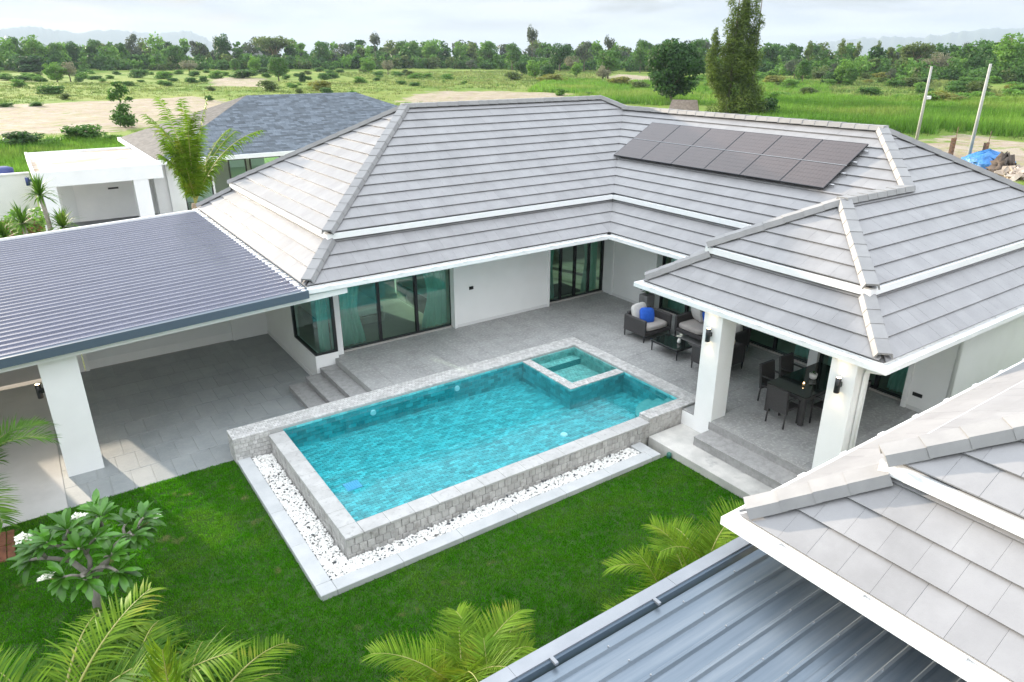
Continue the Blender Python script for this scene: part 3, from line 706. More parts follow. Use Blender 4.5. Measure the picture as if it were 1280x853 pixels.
# small stone coping on the far side, the house side and the raised end
cp = MB()
grid_tiles(cp, (2.53, 14.18, -0.035), (1, 0, 0), (0, 1, 0), (0, 0, 1), 9.77, 0.525, 0.095, 0.088, 0.007, 0.035, jit=0.002)
grid_tiles(cp, (11.92, 9.80, -0.035), (1, 0, 0), (0, 1, 0), (0, 0, 1), 0.385, 4.375, 0.096, 0.095, 0.007, 0.035, jit=0.002)
grid_tiles(cp, (10.55, 9.80, -0.035), (1, 0, 0), (0, 1, 0), (0, 0, 1), 1.365, 0.352, 0.096, 0.088, 0.007, 0.035, jit=0.002)
grid_tiles(cp, (2.56, 14.70, -0.64), (0, -1, 0), (0, 0, 1), (-1, 0, 0), 0.52, 0.60, 0.09, 0.10, 0.008, 0.022)
grid_tiles(cp, (2.53, 14.19, -0.64), (1, 0, 0), (0, 0, 1), (0, -1, 0), 0.78, 0.60, 0.10, 0.10, 0.008, 0.022)
grid_tiles(cp, (10.56, 10.15, -0.15), (0, -1, 0), (0, 0, 1), (-1, 0, 0), 0.33, 0.11, 0.1, 0.1, 0.008, 0.012)
pp(cp, 'coping_stones', STONE, 'stuff')
# smooth slabs on the low overflow edge
def slabp(x0, x1, y0, y1):
    pp(MB().box(x0, x1, y0, y1, -0.147, -0.10 + random.uniform(-0.0015, 0.0015), 0.006), 'coping_slab', SLAB)
y = 10.16
while y < 14.1: slabp(3.275, 3.615, y, min(y + 0.497, 14.185)); y += 0.50
slabp(3.275, 3.615, 9.80, 10.155)
x = 3.62
while x < 10.5: slabp(x, min(x + 0.497, 10.548), 9.80, 10.155); x += 0.50
# outer wall stones, each its own piece
wcache = {}
def wall_stone(c, u, n, w, h):
    k = (round(w, 3), round(h, 3), random.randint(0, 2))
    if k not in wcache: wcache[k] = MB().box(-w / 2 + 0.004, w / 2 - 0.004, -0.022, 0.0 + 0.004 * k[2], -h / 2 + 0.004, h / 2 - 0.004, 0.006).mesh('wall_stone', STONEW)
    n = Vector(n); u = n.cross(Vector((0, 0, 1))); p = Vector(c) + n * (0.016 + random.uniform(-0.002, 0.006))
    mw = Matrix(((u.x, n.x, 0, p.x), (u.y, n.y, 0, p.y), (0, 0, 1, p.z), (0, 0, 0, 1)))
    o = inst('wall_stone', wcache[k], pool, mw=mw); o.matrix_parent_inverse = PI_
for r in range(3):
    zc = -0.63 + 0.16 * (r + 0.5); x = 3.29 - (0.075 if r % 2 else 0)
    while x < 10.5:
        x0, x1 = max(x, 3.29), min(x + 0.15, 10.55)
        if x1 - x0 > 0.03: wall_stone(((x0 + x1) / 2, 9.83, zc), (1, 0, 0), (0, -1, 0), x1 - x0, 0.16)
        x += 0.15
    y = 9.82
    while y < 14.1:
        y1 = min(y + 0.15, 14.17); wall_stone((3.31, (y + y1) / 2, zc), (0, -1, 0), (-1, 0, 0), y1 - y, 0.16); y += 0.15
we = MB(); grid_tiles(we, (10.55, 9.83, -0.63), (1, 0, 0), (0, 0, 1), (0, -1, 0), 1.05, 0.59, 0.15, 0.15, 0.008, 0.022)
pp(we, 'raised_wall_stones', STONEW, 'stuff')
# underwater corner steps, lamps, drain
us_ = MB()
for k, (r, z) in enumerate(((1.05, -0.46), (0.72, -0.31), (0.40, -0.17))):
    arc = [(11.925 - r * math.cos(a), 10.147 + r * math.sin(a)) for a in [math.pi / 2 * i / 10 for i in range(11)]]
    pts = [(11.925, 10.147)] + arc; n = len(pts)
    us_.add([(p[0], p[1], z) for p in pts] + [(p[0], p[1], ZF) for p in pts], [tuple(range(n - 1, -1, -1))] + [(i, n + i, n + (i + 1) % n, (i + 1) % n) for i in range(n)])
pp(us_, 'pool_steps', mat('pale_teal_stone', (0.17, 0.42, 0.41), (0.27, 0.53, 0.51), 8, 0.6, 0.4, 40, bdist=0.005))
for x in (5.74, 8.06):
    l_ = MB().tube([(x, 14.175, -0.30), (x, 14.145, -0.30)], [0.075, 0.065], 20, smooth=False); pp(l_, 'pool_lamp', POOLL)
l_ = MB().tube([(9.2, 11.2, ZF), (9.2, 11.2, ZF + 0.03)], [0.09, 0.08], 16, smooth=False); pp(l_, 'pool_lamp', POOLL)
dr = MB()
for i in range(6): dr.box(4.16 + 0.05 * i, 4.195 + 0.05 * i, 11.92, 12.18, ZF, ZF + 0.012)
dr.box(4.14, 4.46, 11.90, 12.20, ZF - 0.004, ZF + 0.006)
pp(dr, 'drain_cover', mat('drain_blue', (0.20, 0.42, 0.66), rough=0.5))
# water surfaces
def water(name, x0, x1, y0, y1, z, m, holes=None):
    mb = MB(); mb.add([(x0, y0, z), (x1, y0, z), (x1, y1, z), (x0, y1, z)], [(0, 1, 2, 3)]); return pp(mb, name, m)
wm = MB(); zw = -0.125
for (a, b_, c, d) in ((3.60, 10.115, 10.14, 14.178), (10.115, 11.915, 10.14, 12.11)):
    wm.add([(a, c, zw), (b_, c, zw), (b_, d, zw), (a, d, zw)], [(0, 1, 2, 3)])
pp(wm, 'water', WATER)
water('spa_water', 10.365, 11.905, 12.36, 14.165, -0.085, SPAW)

# ---- lawn ---------------------------------------------------------------------
lb = MB()
lb.box(-9, 10.50, -4, 9.149, -0.78, -0.61); lb.box(-9, 2.549, 9.149, 14.42, -0.78, -0.6101)
tag(lb.build('lawn_soil', LAWNB), kind='structure')
def make_lawn(nt=56000, nb=11):
    rg = np.random.default_rng(5)
    P = []
    while sum(len(p) for p in P) < nt:
        p = np.stack([rg.uniform(-3.2, 10.48, 40000), rg.uniform(3.4, 14.40, 40000)], -1)
        ok = ~((p[:, 0] > 2.53) & (p[:, 1] > 9.13))
        # denser where the camera looks, none hidden under the near roof
        ok &= ~((p[:, 0] > 3.5) & (p[:, 1] < 4.0)) & ~((p[:, 0] < -1.6) & (p[:, 1] < 8))
        P.append(p[ok])
    p = np.concatenate(P)[:nt]
    n = nt * nb
    c = np.repeat(p, nb, 0) + rg.normal(0, 0.032, (n, 2))
    c[:, 0] = np.where((c[:, 1] > 9.14), np.minimum(c[:, 0], 2.545), np.minimum(c[:, 0], 10.495)); c[:, 1] = np.minimum(c[:, 1], 14.415)
    c[:, 1] = np.where((c[:, 0] > 2.545), np.minimum(c[:, 1], 9.145), c[:, 1])
    a = rg.uniform(0, 6.283, n); h = rg.uniform(0.022, 0.046, n) * np.repeat(rg.uniform(0.75, 1.2, nt), nb); w = rg.uniform(0.004, 0.008, n); lean = rg.uniform(0.1, 0.9, n) * h; b = rg.uniform(0, 6.283, n)
    z0 = np.full(n, -0.612)
    v = np.empty((n, 3, 3), np.float32)
    v[:, 0] = np.stack([c[:, 0] - w * np.cos(a), c[:, 1] - w * np.sin(a), z0], -1)
    v[:, 1] = np.stack([c[:, 0] + w * np.cos(a), c[:, 1] + w * np.sin(a), z0], -1)
    v[:, 2] = np.stack([c[:, 0] + lean * np.cos(b), c[:, 1] + lean * np.sin(b), z0 + h], -1)
    o = inst('lawn_grass', mesh_np('lawn_grass', v.reshape(-1, 3), np.arange(n * 3).reshape(-1, 3), LAWN))
    tag(o, 'short dense green lawn with a few dry straw spots beside the pool', 'grass', kind='stuff')
make_lawn()
b = MB()
for i in range(14): b.box(-2.40 + 0.13 * (i % 7), -2.28 + 0.13 * (i % 7), 13.25 + 0.5 * (i // 7), 13.72 + 0.5 * (i // 7), -0.62, -0.575 + random.uniform(-0.01, 0.01), 0.01)
tag(b.build('laterite_edging', BRICKR), 'red laterite edging at the corner of the lawn beside the driveway', 'edging')

# ================================================================== MAIN HOUSE
X0, Y0, Y1 = 4.92, 15.54, 26.62
XW, XG, YGF, YN, XR = 14.29, 11.66, 11.42, 5.53, 24.12
HM = (Y1 - Y0) / 2                       # half depth of the main wing
HG = (YGF - YN) / 2                      # half width of the veranda roof
HW = (XR - XW) / 2                       # half width of the side wing
house = empty('house', (11, 17.4, -0.6))
tag(house, 'white single-storey villa with two-tier grey tiled roof wrapping round the pool', 'house')
loop = [(X0, Y1), (X0, Y0), (XW, Y0), (XW, YGF), (XG, YGF), (XG, YN), (XR, YN), (XR, Y1)]
eaves(house, loop)
RL = X0 + HM; RRX = XR - HM; RY = Y0 + HM            # main ridge ends
WX, WY0, WY1 = XW + HW, YN + HW, Y0 + HW             # side wing ridge
AX, AY = XG + HG, YN + HG; BX = XW + HG              # veranda ridge
def lower(P0, u, w, poly): return Face(P0, u, w, [poly], 0.0, Z_E, S_L)
def upper(P0, u, w, polys): return Face(P0, u, w, polys, IN_U, Z_U, S_U)
i, t = IN_L, IN_U
F_front, F_left, F_wing, F_gaz, F_near, F_gf = ((X0, Y0), (1, 0), (0, 1)), ((X0, Y1), (0, -1), (1, 0)), ((XW, Y0), (0, -1), (1, 0)), ((XG, YGF), (0, -1), (1, 0)), ((XG, YN), (1, 0), (0, 1)), ((XW, YGF), (-1, 0), (0, -1))
vis = [
 lower(*F_front, [(X0, Y0), (XW, Y0), (XW + i, Y0 + i), (X0 + i, Y0 + i)]),
 lower(*F_left, [(X0, Y1), (X0, Y0), (X0 + i, Y0 + i), (X0 + i, Y1 - i)]),
 lower(*F_wing, [(XW, Y0), (XW, YGF), (XW + i, YGF - i), (XW + i, Y0 + i)]),
 lower(*F_gaz, [(XG, YGF), (XG, YN), (XG + i, YN + i), (XG + i, YGF - i)]),
 lower(*F_near, [(XG, YN), (XR, YN), (XR - i, YN + i), (XG + i, YN + i)]),
 lower(*F_gf, [(XW, YGF), (XG, YGF), (XG + i, YGF - i), (XW + i, YGF - i)]),
 upper(*F_front, [[(X0 + t, Y0 + t), (XW + t, Y0 + t), (WX, WY1), (RRX, RY), (RL, RY)]]),
 upper(*F_left, [[(X0 + t, Y1 - t), (X0 + t, Y0 + t), (RL, RY)]]),
 upper(*F_wing, [[(XW + t, Y0 + t), (XW + t, YGF - t), (BX, AY), (WX, WY0), (WX, WY1)]]),
 upper(*F_gaz, [[(XG + t, YGF - t), (XG + t, YN + t), (AX, AY)]]),
 upper(*F_near, [[(XG + t, YN + t), (BX, YN + t), (BX, AY), (AX, AY)], [(BX, YN + t), (XR - t, YN + t), (WX, WY0), (BX, AY)]]),
 upper(*F_gf, [[(XW + t, YGF - t), (XG + t, YGF - t), (AX, AY), (BX, AY)]]),
]
F_back, F_right = ((XR, Y1), (-1, 0), (0, -1)), ((XR, YN), (0, 1), (-1, 0))
hidden = [
 lower(*F_back, [(XR, Y1), (X0, Y1), (X0 + i, Y1 - i), (XR - i, Y1 - i)]),
 lower(*F_right, [(XR, YN), (XR, Y1), (XR - i, Y1 - i), (XR - i, YN + i)]),
 upper(*F_back, [[(XR - t, Y1 - t), (X0 + t, Y1 - t), (RL, RY), (RRX, RY)]]),
 upper(*F_right, [[(XR - t, YN + t), (XR - t, Y1 - t), (RRX, RY), (WX, WY1), (WX, WY0)]]),
]
def underlay(faces, lp):
    mb = MB()
    for f in faces:
        for q in f.polys: mb.add([f.pt(u, v, -0.012) for u, v in q], [tuple(range(len(q)))])
    n = len(lp); mb.cur = 1
    return mb
mb = underlay(vis + hidden, loop)
roof = mb.build('roof', [UNDER, SOFFIT], house)
lay_tiles(vis + hidden, roof, 300)
for n_, f in (('soffit', 2.472),):
    o = MB().add([(x, y, f) for x, y in offset_loop(loop, 0.045)], [tuple(range(len(loop) - 1, -1, -1))]).build('soffit', SOFFIT, house)
def hip(a, b): lay_caps(a, b, roof)
def hip2(x, y, sx, sy, top):
    """lower and upper run of one hip from the eave corner (x, y) up to the inset 'top'"""
    hip((x + 0.06 * sx, y + 0.06 * sy, zl(0.06)), (x + sx * (IN_L - 0.12), y + sy * (IN_L - 0.12), zl(IN_L - 0.12)))
    hip((x + sx * (t - 0.05), y + sy * (t - 0.05), zu(t - 0.05)), (x + sx * top, y + sy * top, zu(top)))
hip2(X0, Y0, 1, 1, HM); hip2(X0, Y1, 1, -1, HM)
hip2(XG, YN, 1, 1, HG); hip2(XG, YGF, 1, -1, HG); hip2(XR, YN, -1, 1, HW)
hip((RL - 0.1, RY, zu(HM)), (RRX, RY, zu(HM)))
hip((WX + 0.05, WY1 - 0.05, zu(HW)), (RRX, RY, zu(HM)))
hip((WX, WY0 - 0.1, zu(HW)), (WX, WY1, zu(HW)))
hip((AX - 0.1, AY, zu(HG)), (BX, AY, zu(HG)))
hip((BX, AY, zu(HG)), (WX, WY0, zu(HW)))
# valley gutters: small dark metal outlets at the inside corner
for z, d in ((2.60, -0.02), (3.53, 1.0)):
    MB().box(XW + d - 0.05, XW + d + 0.07, Y0 + d - 0.05, Y0 + d + 0.07, z, z + 0.05).build('valley_outlet', BLACK, house)

# walls --------------------------------------------------------------------------
HT = 2.48
def wallbox(*boxes, m=WHITE, name='wall'):
    for bx in boxes: MB().box(*bx).build(name, m, house)
wallbox((9.88, 13.29, 17.25, 17.62, -0.6, HT), (6.09, 6.30, 17.28, 17.60, -0.6, HT), (6.30, 9.88, 17.42, 17.60, 2.15, HT), (13.29, 15.84, 17.42, 17.60, 2.15, HT))
wallbox((5.45, 6.09, 17.12, 17.30, -0.6, 0.18), (5.45, 6.09, 17.12, 17.30, 2.10, HT), (5.45, 5.62, 17.30, 18.86, -0.6, 0.18), (5.45, 5.62, 17.30, 18.86, 2.10, HT), (5.45, 5.62, 18.86, 25.0, -0.6, HT), (5.45, 5.62, 25.0, 26.1, -0.6, 1.50), (5.45, 5.62, 25.0, 26.1, 2.3, HT))
wallbox((15.84, 16.25, 14.98, 17.60, -0.6, HT), (15.84, 16.25, 5.95, 6.93, -0.6, HT), (16.25, 23.6, 5.95, 6.15, -0.6, HT), (16.0, 16.25, 9.27, 9.52, -0.6, HT), (16.08, 16.25, 6.93, 14.98, 2.15, HT))
wallbox((5.62, 23.6, 25.9, 26.1, -0.6, 0.8), (5.62, 23.6, 25.9, 26.1, 1.5, HT), (5.62, 7.0, 25.9, 26.1, 0.8, 1.5), (9.5, 12.5, 25.9, 26.1, 0.8, 1.5), (18.5, 23.6, 25.9, 26.1, 0.8, 1.5), (23.4, 23.6, 6.15, 25.9, -0.6, HT))  # back wall left open for the added windows that light the rooms
wallbox((9.80, 9.88, 17.21, 17.44, 0.0, HT - 0.003), (13.29, 13.36, 17.21, 17.25, 0.0, HT - 0.003), (15.80, 15.84, 14.94, 15.06, 0, HT - 0.003), (15.80, 15.84, 16.92, 17.06, 0, HT - 0.003), (15.80, 15.84, 6.82, 6.93, 0, HT - 0.003), name='pilaster')
# plinth strips
wallbox((9.90, 13.28, 17.235, 17.25, 0.0, 0.09), (15.825, 15.84, 15.07, 16.91, 0.0, 0.09), (15.825, 15.84, 5.97, 6.8, 0, 0.09), (5.435, 5.45, 17.2, 21.6, -0.6, -0.48), m=mat('skirting', (0.70, 0.70, 0.69), rough=0.6), name='skirting')
# rooms behind the glass
wallbox((5.63, 6.58, 21.2, 21.3, 0.0, HT), (6.79, 7.6, 21.2, 21.3, 0.0, HT), (9.8, 13.2, 21.2, 21.3, 0.0, HT), (15.9, 16.2, 21.2, 21.3, 0.0, HT), (9.9, 9.98, 17.62, 21.2, 0, HT), (13.1, 13.18, 17.62, 21.2, 0, HT), (19.6, 19.7, 6.2, 17.5, 0, HT), m=ROOMWALL, name='room_wall')  # wide partition gaps added so light from the rear windows gets through
wallbox((5.63, 16.24, 17.5, 25.9, -0.1, -0.004), (16.24, 23.4, 6.16, 25.9, -0.1, -0.003), m=ROOMFLOOR, name='room_floor')

def glazing(axis, pos, a0, a1, z0, z1, n, widths=None, out=-1, name='sliding_door', handle=None):
    """glazed door or window; axis 'x': runs along X at Y=pos, axis 'y': runs along Y at X=pos"""
    def bx(mb, a, b, d0, d1, z, zz):
        if axis == 'x': mb.box(a, b, pos + d0, pos + d1, z, zz)
        else: mb.box(pos + d0, pos + d1, a, b, z, zz)
    fr = MB(); t_ = 0.07
    bx(fr, a0, a0 + t_, 0, 0.10, z0, z1); bx(fr, a1 - t_, a1, 0, 0.10, z0, z1); bx(fr, a0 + t_, a1 - t_, 0.001, 0.099, z0, z0 + 0.07); bx(fr, a0 + t_, a1 - t_, 0.001, 0.099, z1 - 0.07, z1)
    cuts = [a0 + t_ / 2 + (a1 - a0 - t_) * k / n for k in range(n + 1)]
    for c in cuts[1:-1]: bx(fr, c - 0.045, c + 0.045, 0.012, 0.088, z0 + 0.07, z1 - 0.07)
    d = fr.build(name, BLACK, house)
    for k in range(n):
        p = MB(); off = 0.03 + 0.03 * (k % 2)
        lo, hi = cuts[k] + 0.03, cuts[k + 1] - 0.03
        if axis == 'x': p.add([(lo, pos + off, z0 + 0.06), (hi, pos + off, z0 + 0.06), (hi, pos + off, z1 - 0.06), (lo, pos + off, z1 - 0.06)], [(0, 1, 2, 3)])
        else: p.add([(pos + off, lo, z0 + 0.06), (pos + off, hi, z0 + 0.06), (pos + off, hi, z1 - 0.06), (pos + off, lo, z1 - 0.06)], [(0, 3, 2, 1)])
        link(bpy.data.objects.new('pane', p.mesh('pane', GLASS)), d)
    if handle is not None:
        c = cuts[handle]; h = MB(); bx(h, c - 0.015, c + 0.015, -0.03, -0.012, 0.85, 1.15); bx(h, c - 0.01, c + 0.01, -0.012, 0.02, 0.87, 0.90); bx(h, c - 0.01, c + 0.01, -0.012, 0.02, 1.10, 1.13); h.build('handle', BLACK, d)
    # threshold
    th = MB(); bx(th, a0, a1, -0.06, 0.0, 0.0, 0.035) if name == 'sliding_door' else None
    if th.v: th.build('threshold', mat('threshold_stone', (0.42, 0.39, 0.37), rough=0.7) if 'threshold_stone' not in MATS else MATS['threshold_stone'], d)
    return d
glazing('x', 17.44, 6.30, 9.88, 0.0, 2.15, 3)
glazing('x', 17.44, 13.36, 15.84, 0.0, 2.15, 4, handle=3)
glazing('x', 25.98, 7.0, 9.5, 0.8, 1.5, 2, name='added_rear_window'); glazing('x', 25.98, 12.5, 18.5, 0.8, 1.5, 5, name='added_rear_window')  # unseen windows, added to brighten the rooms behind the glass doors
glazing('y', 16.10, 9.52, 14.98, 0.0, 2.15, 5)
glazing('y', 16.10, 6.93, 9.27, 0.0, 2.15, 3)
# frameless corner window
cw = MB(); cw.box(5.46, 5.54, 18.78, 18.86, 0.18, 2.10); cw.box(6.01, 6.09, 17.13, 17.21, 0.18, 2.10)
cw.box(5.46, 5.54, 17.21, 18.78, 0.18, 0.235); cw.box(5.54, 6.01, 17.13, 17.21, 0.18, 0.235); cw.box(5.46, 5.54, 17.13, 17.21, 0.18, 0.235)
cw.box(5.46, 5.54, 17.13, 18.78, 2.045, 2.10); cw.box(5.54, 6.01, 17.13, 17.21, 2.045, 2.10)
cwo = cw.build('corner_window', BLACK, house)
MB().add([(5.50, 18.8, 0.22), (5.50, 17.17, 0.22), (5.50, 17.17, 2.07), (5.50, 18.8, 2.07)], [(0, 1, 2, 3)]).build('pane', GLASS, cwo)
MB().add([(5.50, 17.17, 0.22), (6.03, 17.17, 0.22), (6.03, 17.17, 2.07), (5.50, 17.17, 2.07)], [(0, 1, 2, 3)]).build('pane', GLASS, cwo)

# columns of the veranda, plinth
wallbox((11.58, 12.06, 8.94, 9.43, -0.45, HT), (11.58, 12.06, 5.92, 6.42, -0.45, HT), name='column')
wallbox((11.59, 12.30, 9.43, 9.795, -0.45, -0.09), name='column_plinth')
MB().box(11.60, 12.30, 9.44, 9.79, -0.089, -0.055, 0.004).build('plinth_slab', STEP, house)
# down pipe on the near column and the eave corner outlet
dp = MB(); dp.tube([(11.75, 5.46, 2.47), (11.78, 5.60, 2.40), (11.82, 5.84, 2.34), (11.82, 5.87, 2.25), (11.82, 5.87, -0.3)], 0.04, 10); dp.build('downpipe', GUTTER, house)
dp = MB(); dp.tube([(14.9, 5.45, 2.47), (15.1, 5.6, 2.40), (15.5, 5.86, 2.36), (15.6, 5.9, 2.28), (15.6, 5.9, -0.4)], 0.045, 10); dp.build('downpipe', GUTTER, house)
def outlet(x, y, z, ax):
    mb = MB()
    if ax == 'x': mb.box(x - 0.075, x + 0.075, y - 0.02, y, z - 0.05, z + 0.05, 0.006)
    else: mb.box(x - 0.02, x, y - 0.11, y + 0.11, z - 0.045, z + 0.045, 0.006)
    mb.build('power_outlet', BLACK, house)
outlet(10.41, 17.25, 1.16, 'x'); outlet(15.84, 6.62, 0.40, 'y')

# curtains, each a hanging thing of its own
def curtain(axis, pos, a0, a1, z0, z1, label, tie=0.0):
    n = 40; vs = []; fs = []
    rows = 10
    for r in range(rows + 1):
        z = z0 + (z1 - z0) * r / rows; h = r / rows
        pinch = 1 - 0.5 * tie * (0.5 + 0.5 * math.cos(min(1, abs(h - 0.5) / 0.5) * math.pi))
        for k in range(n + 1):
            s = k / n; a = (a0 + (a1 - a0) * s) if tie == 0 else a0 + (a1 - a0) * s * pinch
            d = 0.035 * math.sin(s * 34 + 1.3 * math.sin(s * 9)) + 0.01 * math.sin(h * 5 + s * 20)
            vs.append((a, pos + d, z) if axis == 'x' else (pos + d, a, z))
    for r in range(rows):
        for k in range(n): q = r * (n + 1) + k; fs.append((q, q + 1, q + n + 2, q + n + 1))
    mb = MB(); mb.add(vs, fs, True)
    tag(mb.build('curtain', CURT), label, 'curtain', 'curtains behind the tinted glass')
curtain('x', 17.72, 6.36, 7.15, 0.03, 2.2, 'pale curtain gathered at the corner-window end of the three-panel glass door', 0.45)
curtain('x', 17.72, 9.82, 8.95, 0.03, 2.2, 'pale curtain gathered beside the blank white wall in the three-panel glass door', 0.5)
curtain('x', 17.72, 13.40, 13.95, 0.03, 2.2, 'pale curtain gathered beside the blank white wall in the four-panel glass door', 0.35)
curtain('x', 17.72, 15.78, 15.10, 0.03, 2.2, 'pale curtain gathered by the inside corner in the four-panel glass door', 0.4)
curtain('y', 16.42, 14.9, 14.2, 0.03, 2.2, 'pale curtain gathered behind the potted plant in the veranda door', 0.2)
curtain('y', 16.42, 9.6, 10.2, 0.03, 2.2, 'pale curtain in the veranda door beside the white post behind the dining table', 0.2)
curtain('y', 16.42, 9.2, 8.75, 0.03, 2.2, 'pale curtain in the short veranda door next to the white post', 0.1)
curtain('y', 16.42, 7.0, 7.6, 0.03, 2.2, 'pale curtain in the short veranda door next to the power outlet', 0.3)
curtain('x', 17.5, 5.72, 6.02, 0.03, 2.2, 'short pale curtain hanging inside the corner window')
# bedroom furniture glimpsed through the glass
bed = empty('bed', (7.3, 19.6, 0)); tag(bed, 'white bed standing in the room behind the three-panel glass door', 'bed')
MB().box(6.3, 8.3, 18.9, 21.0, 0.05, 0.32, 0.02).build('base', WOODB, bed); MB().box(6.32, 8.28, 18.92, 20.9, 0.32, 0.58, 0.06).build('mattress', CERAM, bed)
for xx in (6.5, 7.4): MB().box(xx, xx + 0.7, 20.4, 20.8, 0.58, 0.74, 0.06).build('pillow', CERAM, bed)
cb = empty('cabinet', (9.3, 19.5, 0)); tag(cb, 'low pale cabinet along the wall inside the three-panel glass door', 'cabinet')
MB().box(9.45, 9.88, 18.2, 20.4, 0.12, 0.75, 0.01).build('body', ROOMWALL, cb)
for yy in (18.22, 18.95, 19.68): MB().box(9.435, 9.45, yy, yy + 0.70, 0.15, 0.72).build('drawer_front', WOODB, cb)
mt = MB().box(13.7, 15.3, 17.85, 19.0, -0.003, 0.012); tag(mt.build('rug', BLACK), 'dark doormat rug inside the four-panel glass door', 'rug')

# ================================================================== CARPORT
cpo = empty('carport', (2.4, 18.5, -0.6)); tag(cpo, 'carport with ribbed navy metal roof, white beam and square white column', 'carport')
def rz_(x): return 2.23 + 0.042 * (x + 1.05)          # roof falls to the left
RIBP, RY0, RY1 = 0.28, 15.46, 26.4
def ribbed(name, y0, y1, x0, x1, zf, pitch, h, wtop, wbase, m, parent, saw=False):
    prof = []; yy = y0
    while saw and yy < y1 - 0.01:
        prof += [(yy, 0), (yy + 0.012, 0), (yy + 0.024, h), (yy + 0.060, h)]; yy += pitch
    while yy < y1 - 0.01:
        c = yy + pitch / 2; prof += [(yy, 0), (c - wbase / 2, 0), (c - wtop / 2, h), (c + wtop / 2, h), (c + wbase / 2, 0)]; yy += pitch
    prof.append((yy, 0)); mb = MB(); n = len(prof)
    v = [(x0, p[0], zf(x0) + p[1]) for p in prof] + [(x1, p[0], zf(x1) + p[1]) for p in prof]
    v += [(a, b, c - 0.004) for a, b, c in v]
    f = [(k, n + k, n + k + 1, k + 1) for k in range(n - 1)] + [(2 * n + k + 1, 3 * n + k + 1, 3 * n + k, 2 * n + k) for k in range(n - 1)] + [(k, k + 1, 2 * n + k + 1, 2 * n + k) for k in range(n - 1)]
    mb.add(v, f); return mb.build(name, m, parent)
k = 0; y = RY0
while y < RY1 - 0.1:
    ribbed('roof_sheet', y, min(y + RIBP * 3, RY1) - 0.001, -9, 4.86, lambda x: rz_(x) + 0.10 + 0.002 * (k % 2), RIBP, 0.040, 0.05, 0.10, CPROOF, cpo, True); y += RIBP * 3; k += 1
# sloped box gutter and white beam
def xbeam(x0, x1, y0, y1, zf0, zf1, m, name):
    v = [(x0, y0, zf0(x0)), (x1, y0, zf0(x1)), (x1, y1, zf0(x1)), (x0, y1, zf0(x0)), (x0, y0, zf1(x0)), (x1, y0, zf1(x1)), (x1, y1, zf1(x1)), (x0, y1, zf1(x0))]
    return MB().add(v, [(3, 2, 1, 0), (4, 5, 6, 7), (0, 1, 5, 4), (1, 2, 6, 5), (2, 3, 7, 6), (3, 0, 4, 7)]).build(name, m, cpo)
xbeam(-9, 4.90, 15.33, 15.47, lambda x: rz_(x) - 0.06, lambda x: rz_(x) + 0.125, CPGUT, 'edge_trim')
xbeam(4.865, 4.905, 15.475, 26.4, lambda x: rz_(x) - 0.02, lambda x: rz_(x) + 0.16, CPGUT, 'edge_trim')
xbeam(-9, 4.86, 26.4, 26.5, lambda x: rz_(x) - 0.06, lambda x: rz_(x) + 0.155, GUTTER, 'edge_trim')
xbeam(-9, 5.88, 15.48, 15.72, lambda x: rz_(x) - 0.19, lambda x: rz_(x) + 0.05 if x < 5 else 2.47, WHITE, 'beam')
xbeam(-9, 4.86, 15.72, 26.4, lambda x: rz_(x) - 0.10, lambda x: rz_(x) - 0.08, SOFFIT, 'ceiling')
MB().box(-0.51, 0.16, 15.68, 16.34, -0.6, 2.20).build('column', WHITE, cpo)
MB().box(4.45, 5.45, 21.60, 21.75, -0.6, 2.42).build('back_wall', WHITE, cpo)
MB().box(0.42, 4.40, 21.68, 21.80, -0.6, 2.3).build('garage_door', mat('garage_door_white', (0.74, 0.75, 0.75), rough=0.55), cpo)
for x0_ in (0.36, 4.38): MB().box(x0_, x0_ + 0.10, 21.58, 21.70, -0.6, 2.3).build('door_jamb', WHITE, cpo)
MB().box(0.43, 4.37, 21.672, 21.681, -0.6, -0.35).build('door_panel', WHITE, cpo)
MB().box(-0.52, 0.34, 21.60, 21.80, -0.6, 2.26).build('back_pier', WHITE, cpo)
MB().box(-9, -2.35, 21.60, 21.80, -0.6, 2.1).build('back_wall', WHITE, cpo)
MB().box(-2.35, -0.52, 21.62, 21.74, -0.55, 0.27).build('low_wall', CONC, cpo)
def wall_lamp(p, n, label):
    """up and down light: black cylinder on a bracket; n points away from the wall"""
    p, n = Vector(p), Vector(n); c = p + n * 0.10
    o = empty('wall_lamp', p); tag(o, label, 'wall lamp', 'up and down wall lamps')
    b = MB(); b.tube([c + Vector((0, 0, -0.15)), c + Vector((0, 0, 0.15))], 0.052, 20, smooth=True); b.build('body', BLACK, o)
    b = MB(); s = Vector((n.y, -n.x, 0)); b.obox(p + n * 0.03, n, s, (0, 0, 1), 0.03, 0.03, 0.045); b.build('bracket', BLACK, o)
    for sz in (-1, 1):
        b = MB(); b.tube([c + Vector((0, 0, 0.1502 * sz)), c + Vector((0, 0, 0.152 * sz))], 0.04, 16, smooth=False); b.build('lens', WARM, o)
        ld = bpy.data.lights.new('lamp_light', 'SPOT'); ld.energy = 1.6; ld.color = (1, 0.72, 0.42); ld.spot_size = R(95); ld.spot_blend = 0.8; ld.shadow_soft_size = 0.03
        lo = bpy.data.objects.new('lamp_light', ld); lo.location = c + Vector((0, 0, 0.16 * sz)); lo.rotation_euler = (0, 0, 0) if sz < 0 else (math.pi, 0, 0)
        link(lo, o)
wall_lamp((-0.51, 15.95, 1.33), (-1, 0, 0), 'black cylinder wall lamp on the carport column')
wall_lamp((11.58, 9.20, 2.02), (-1, 0, 0), 'black cylinder wall lamp on the veranda column next to the pool')
wall_lamp((11.58, 6.17, 2.02), (-1, 0, 0), 'black cylinder wall lamp on the veranda column with the downpipe')

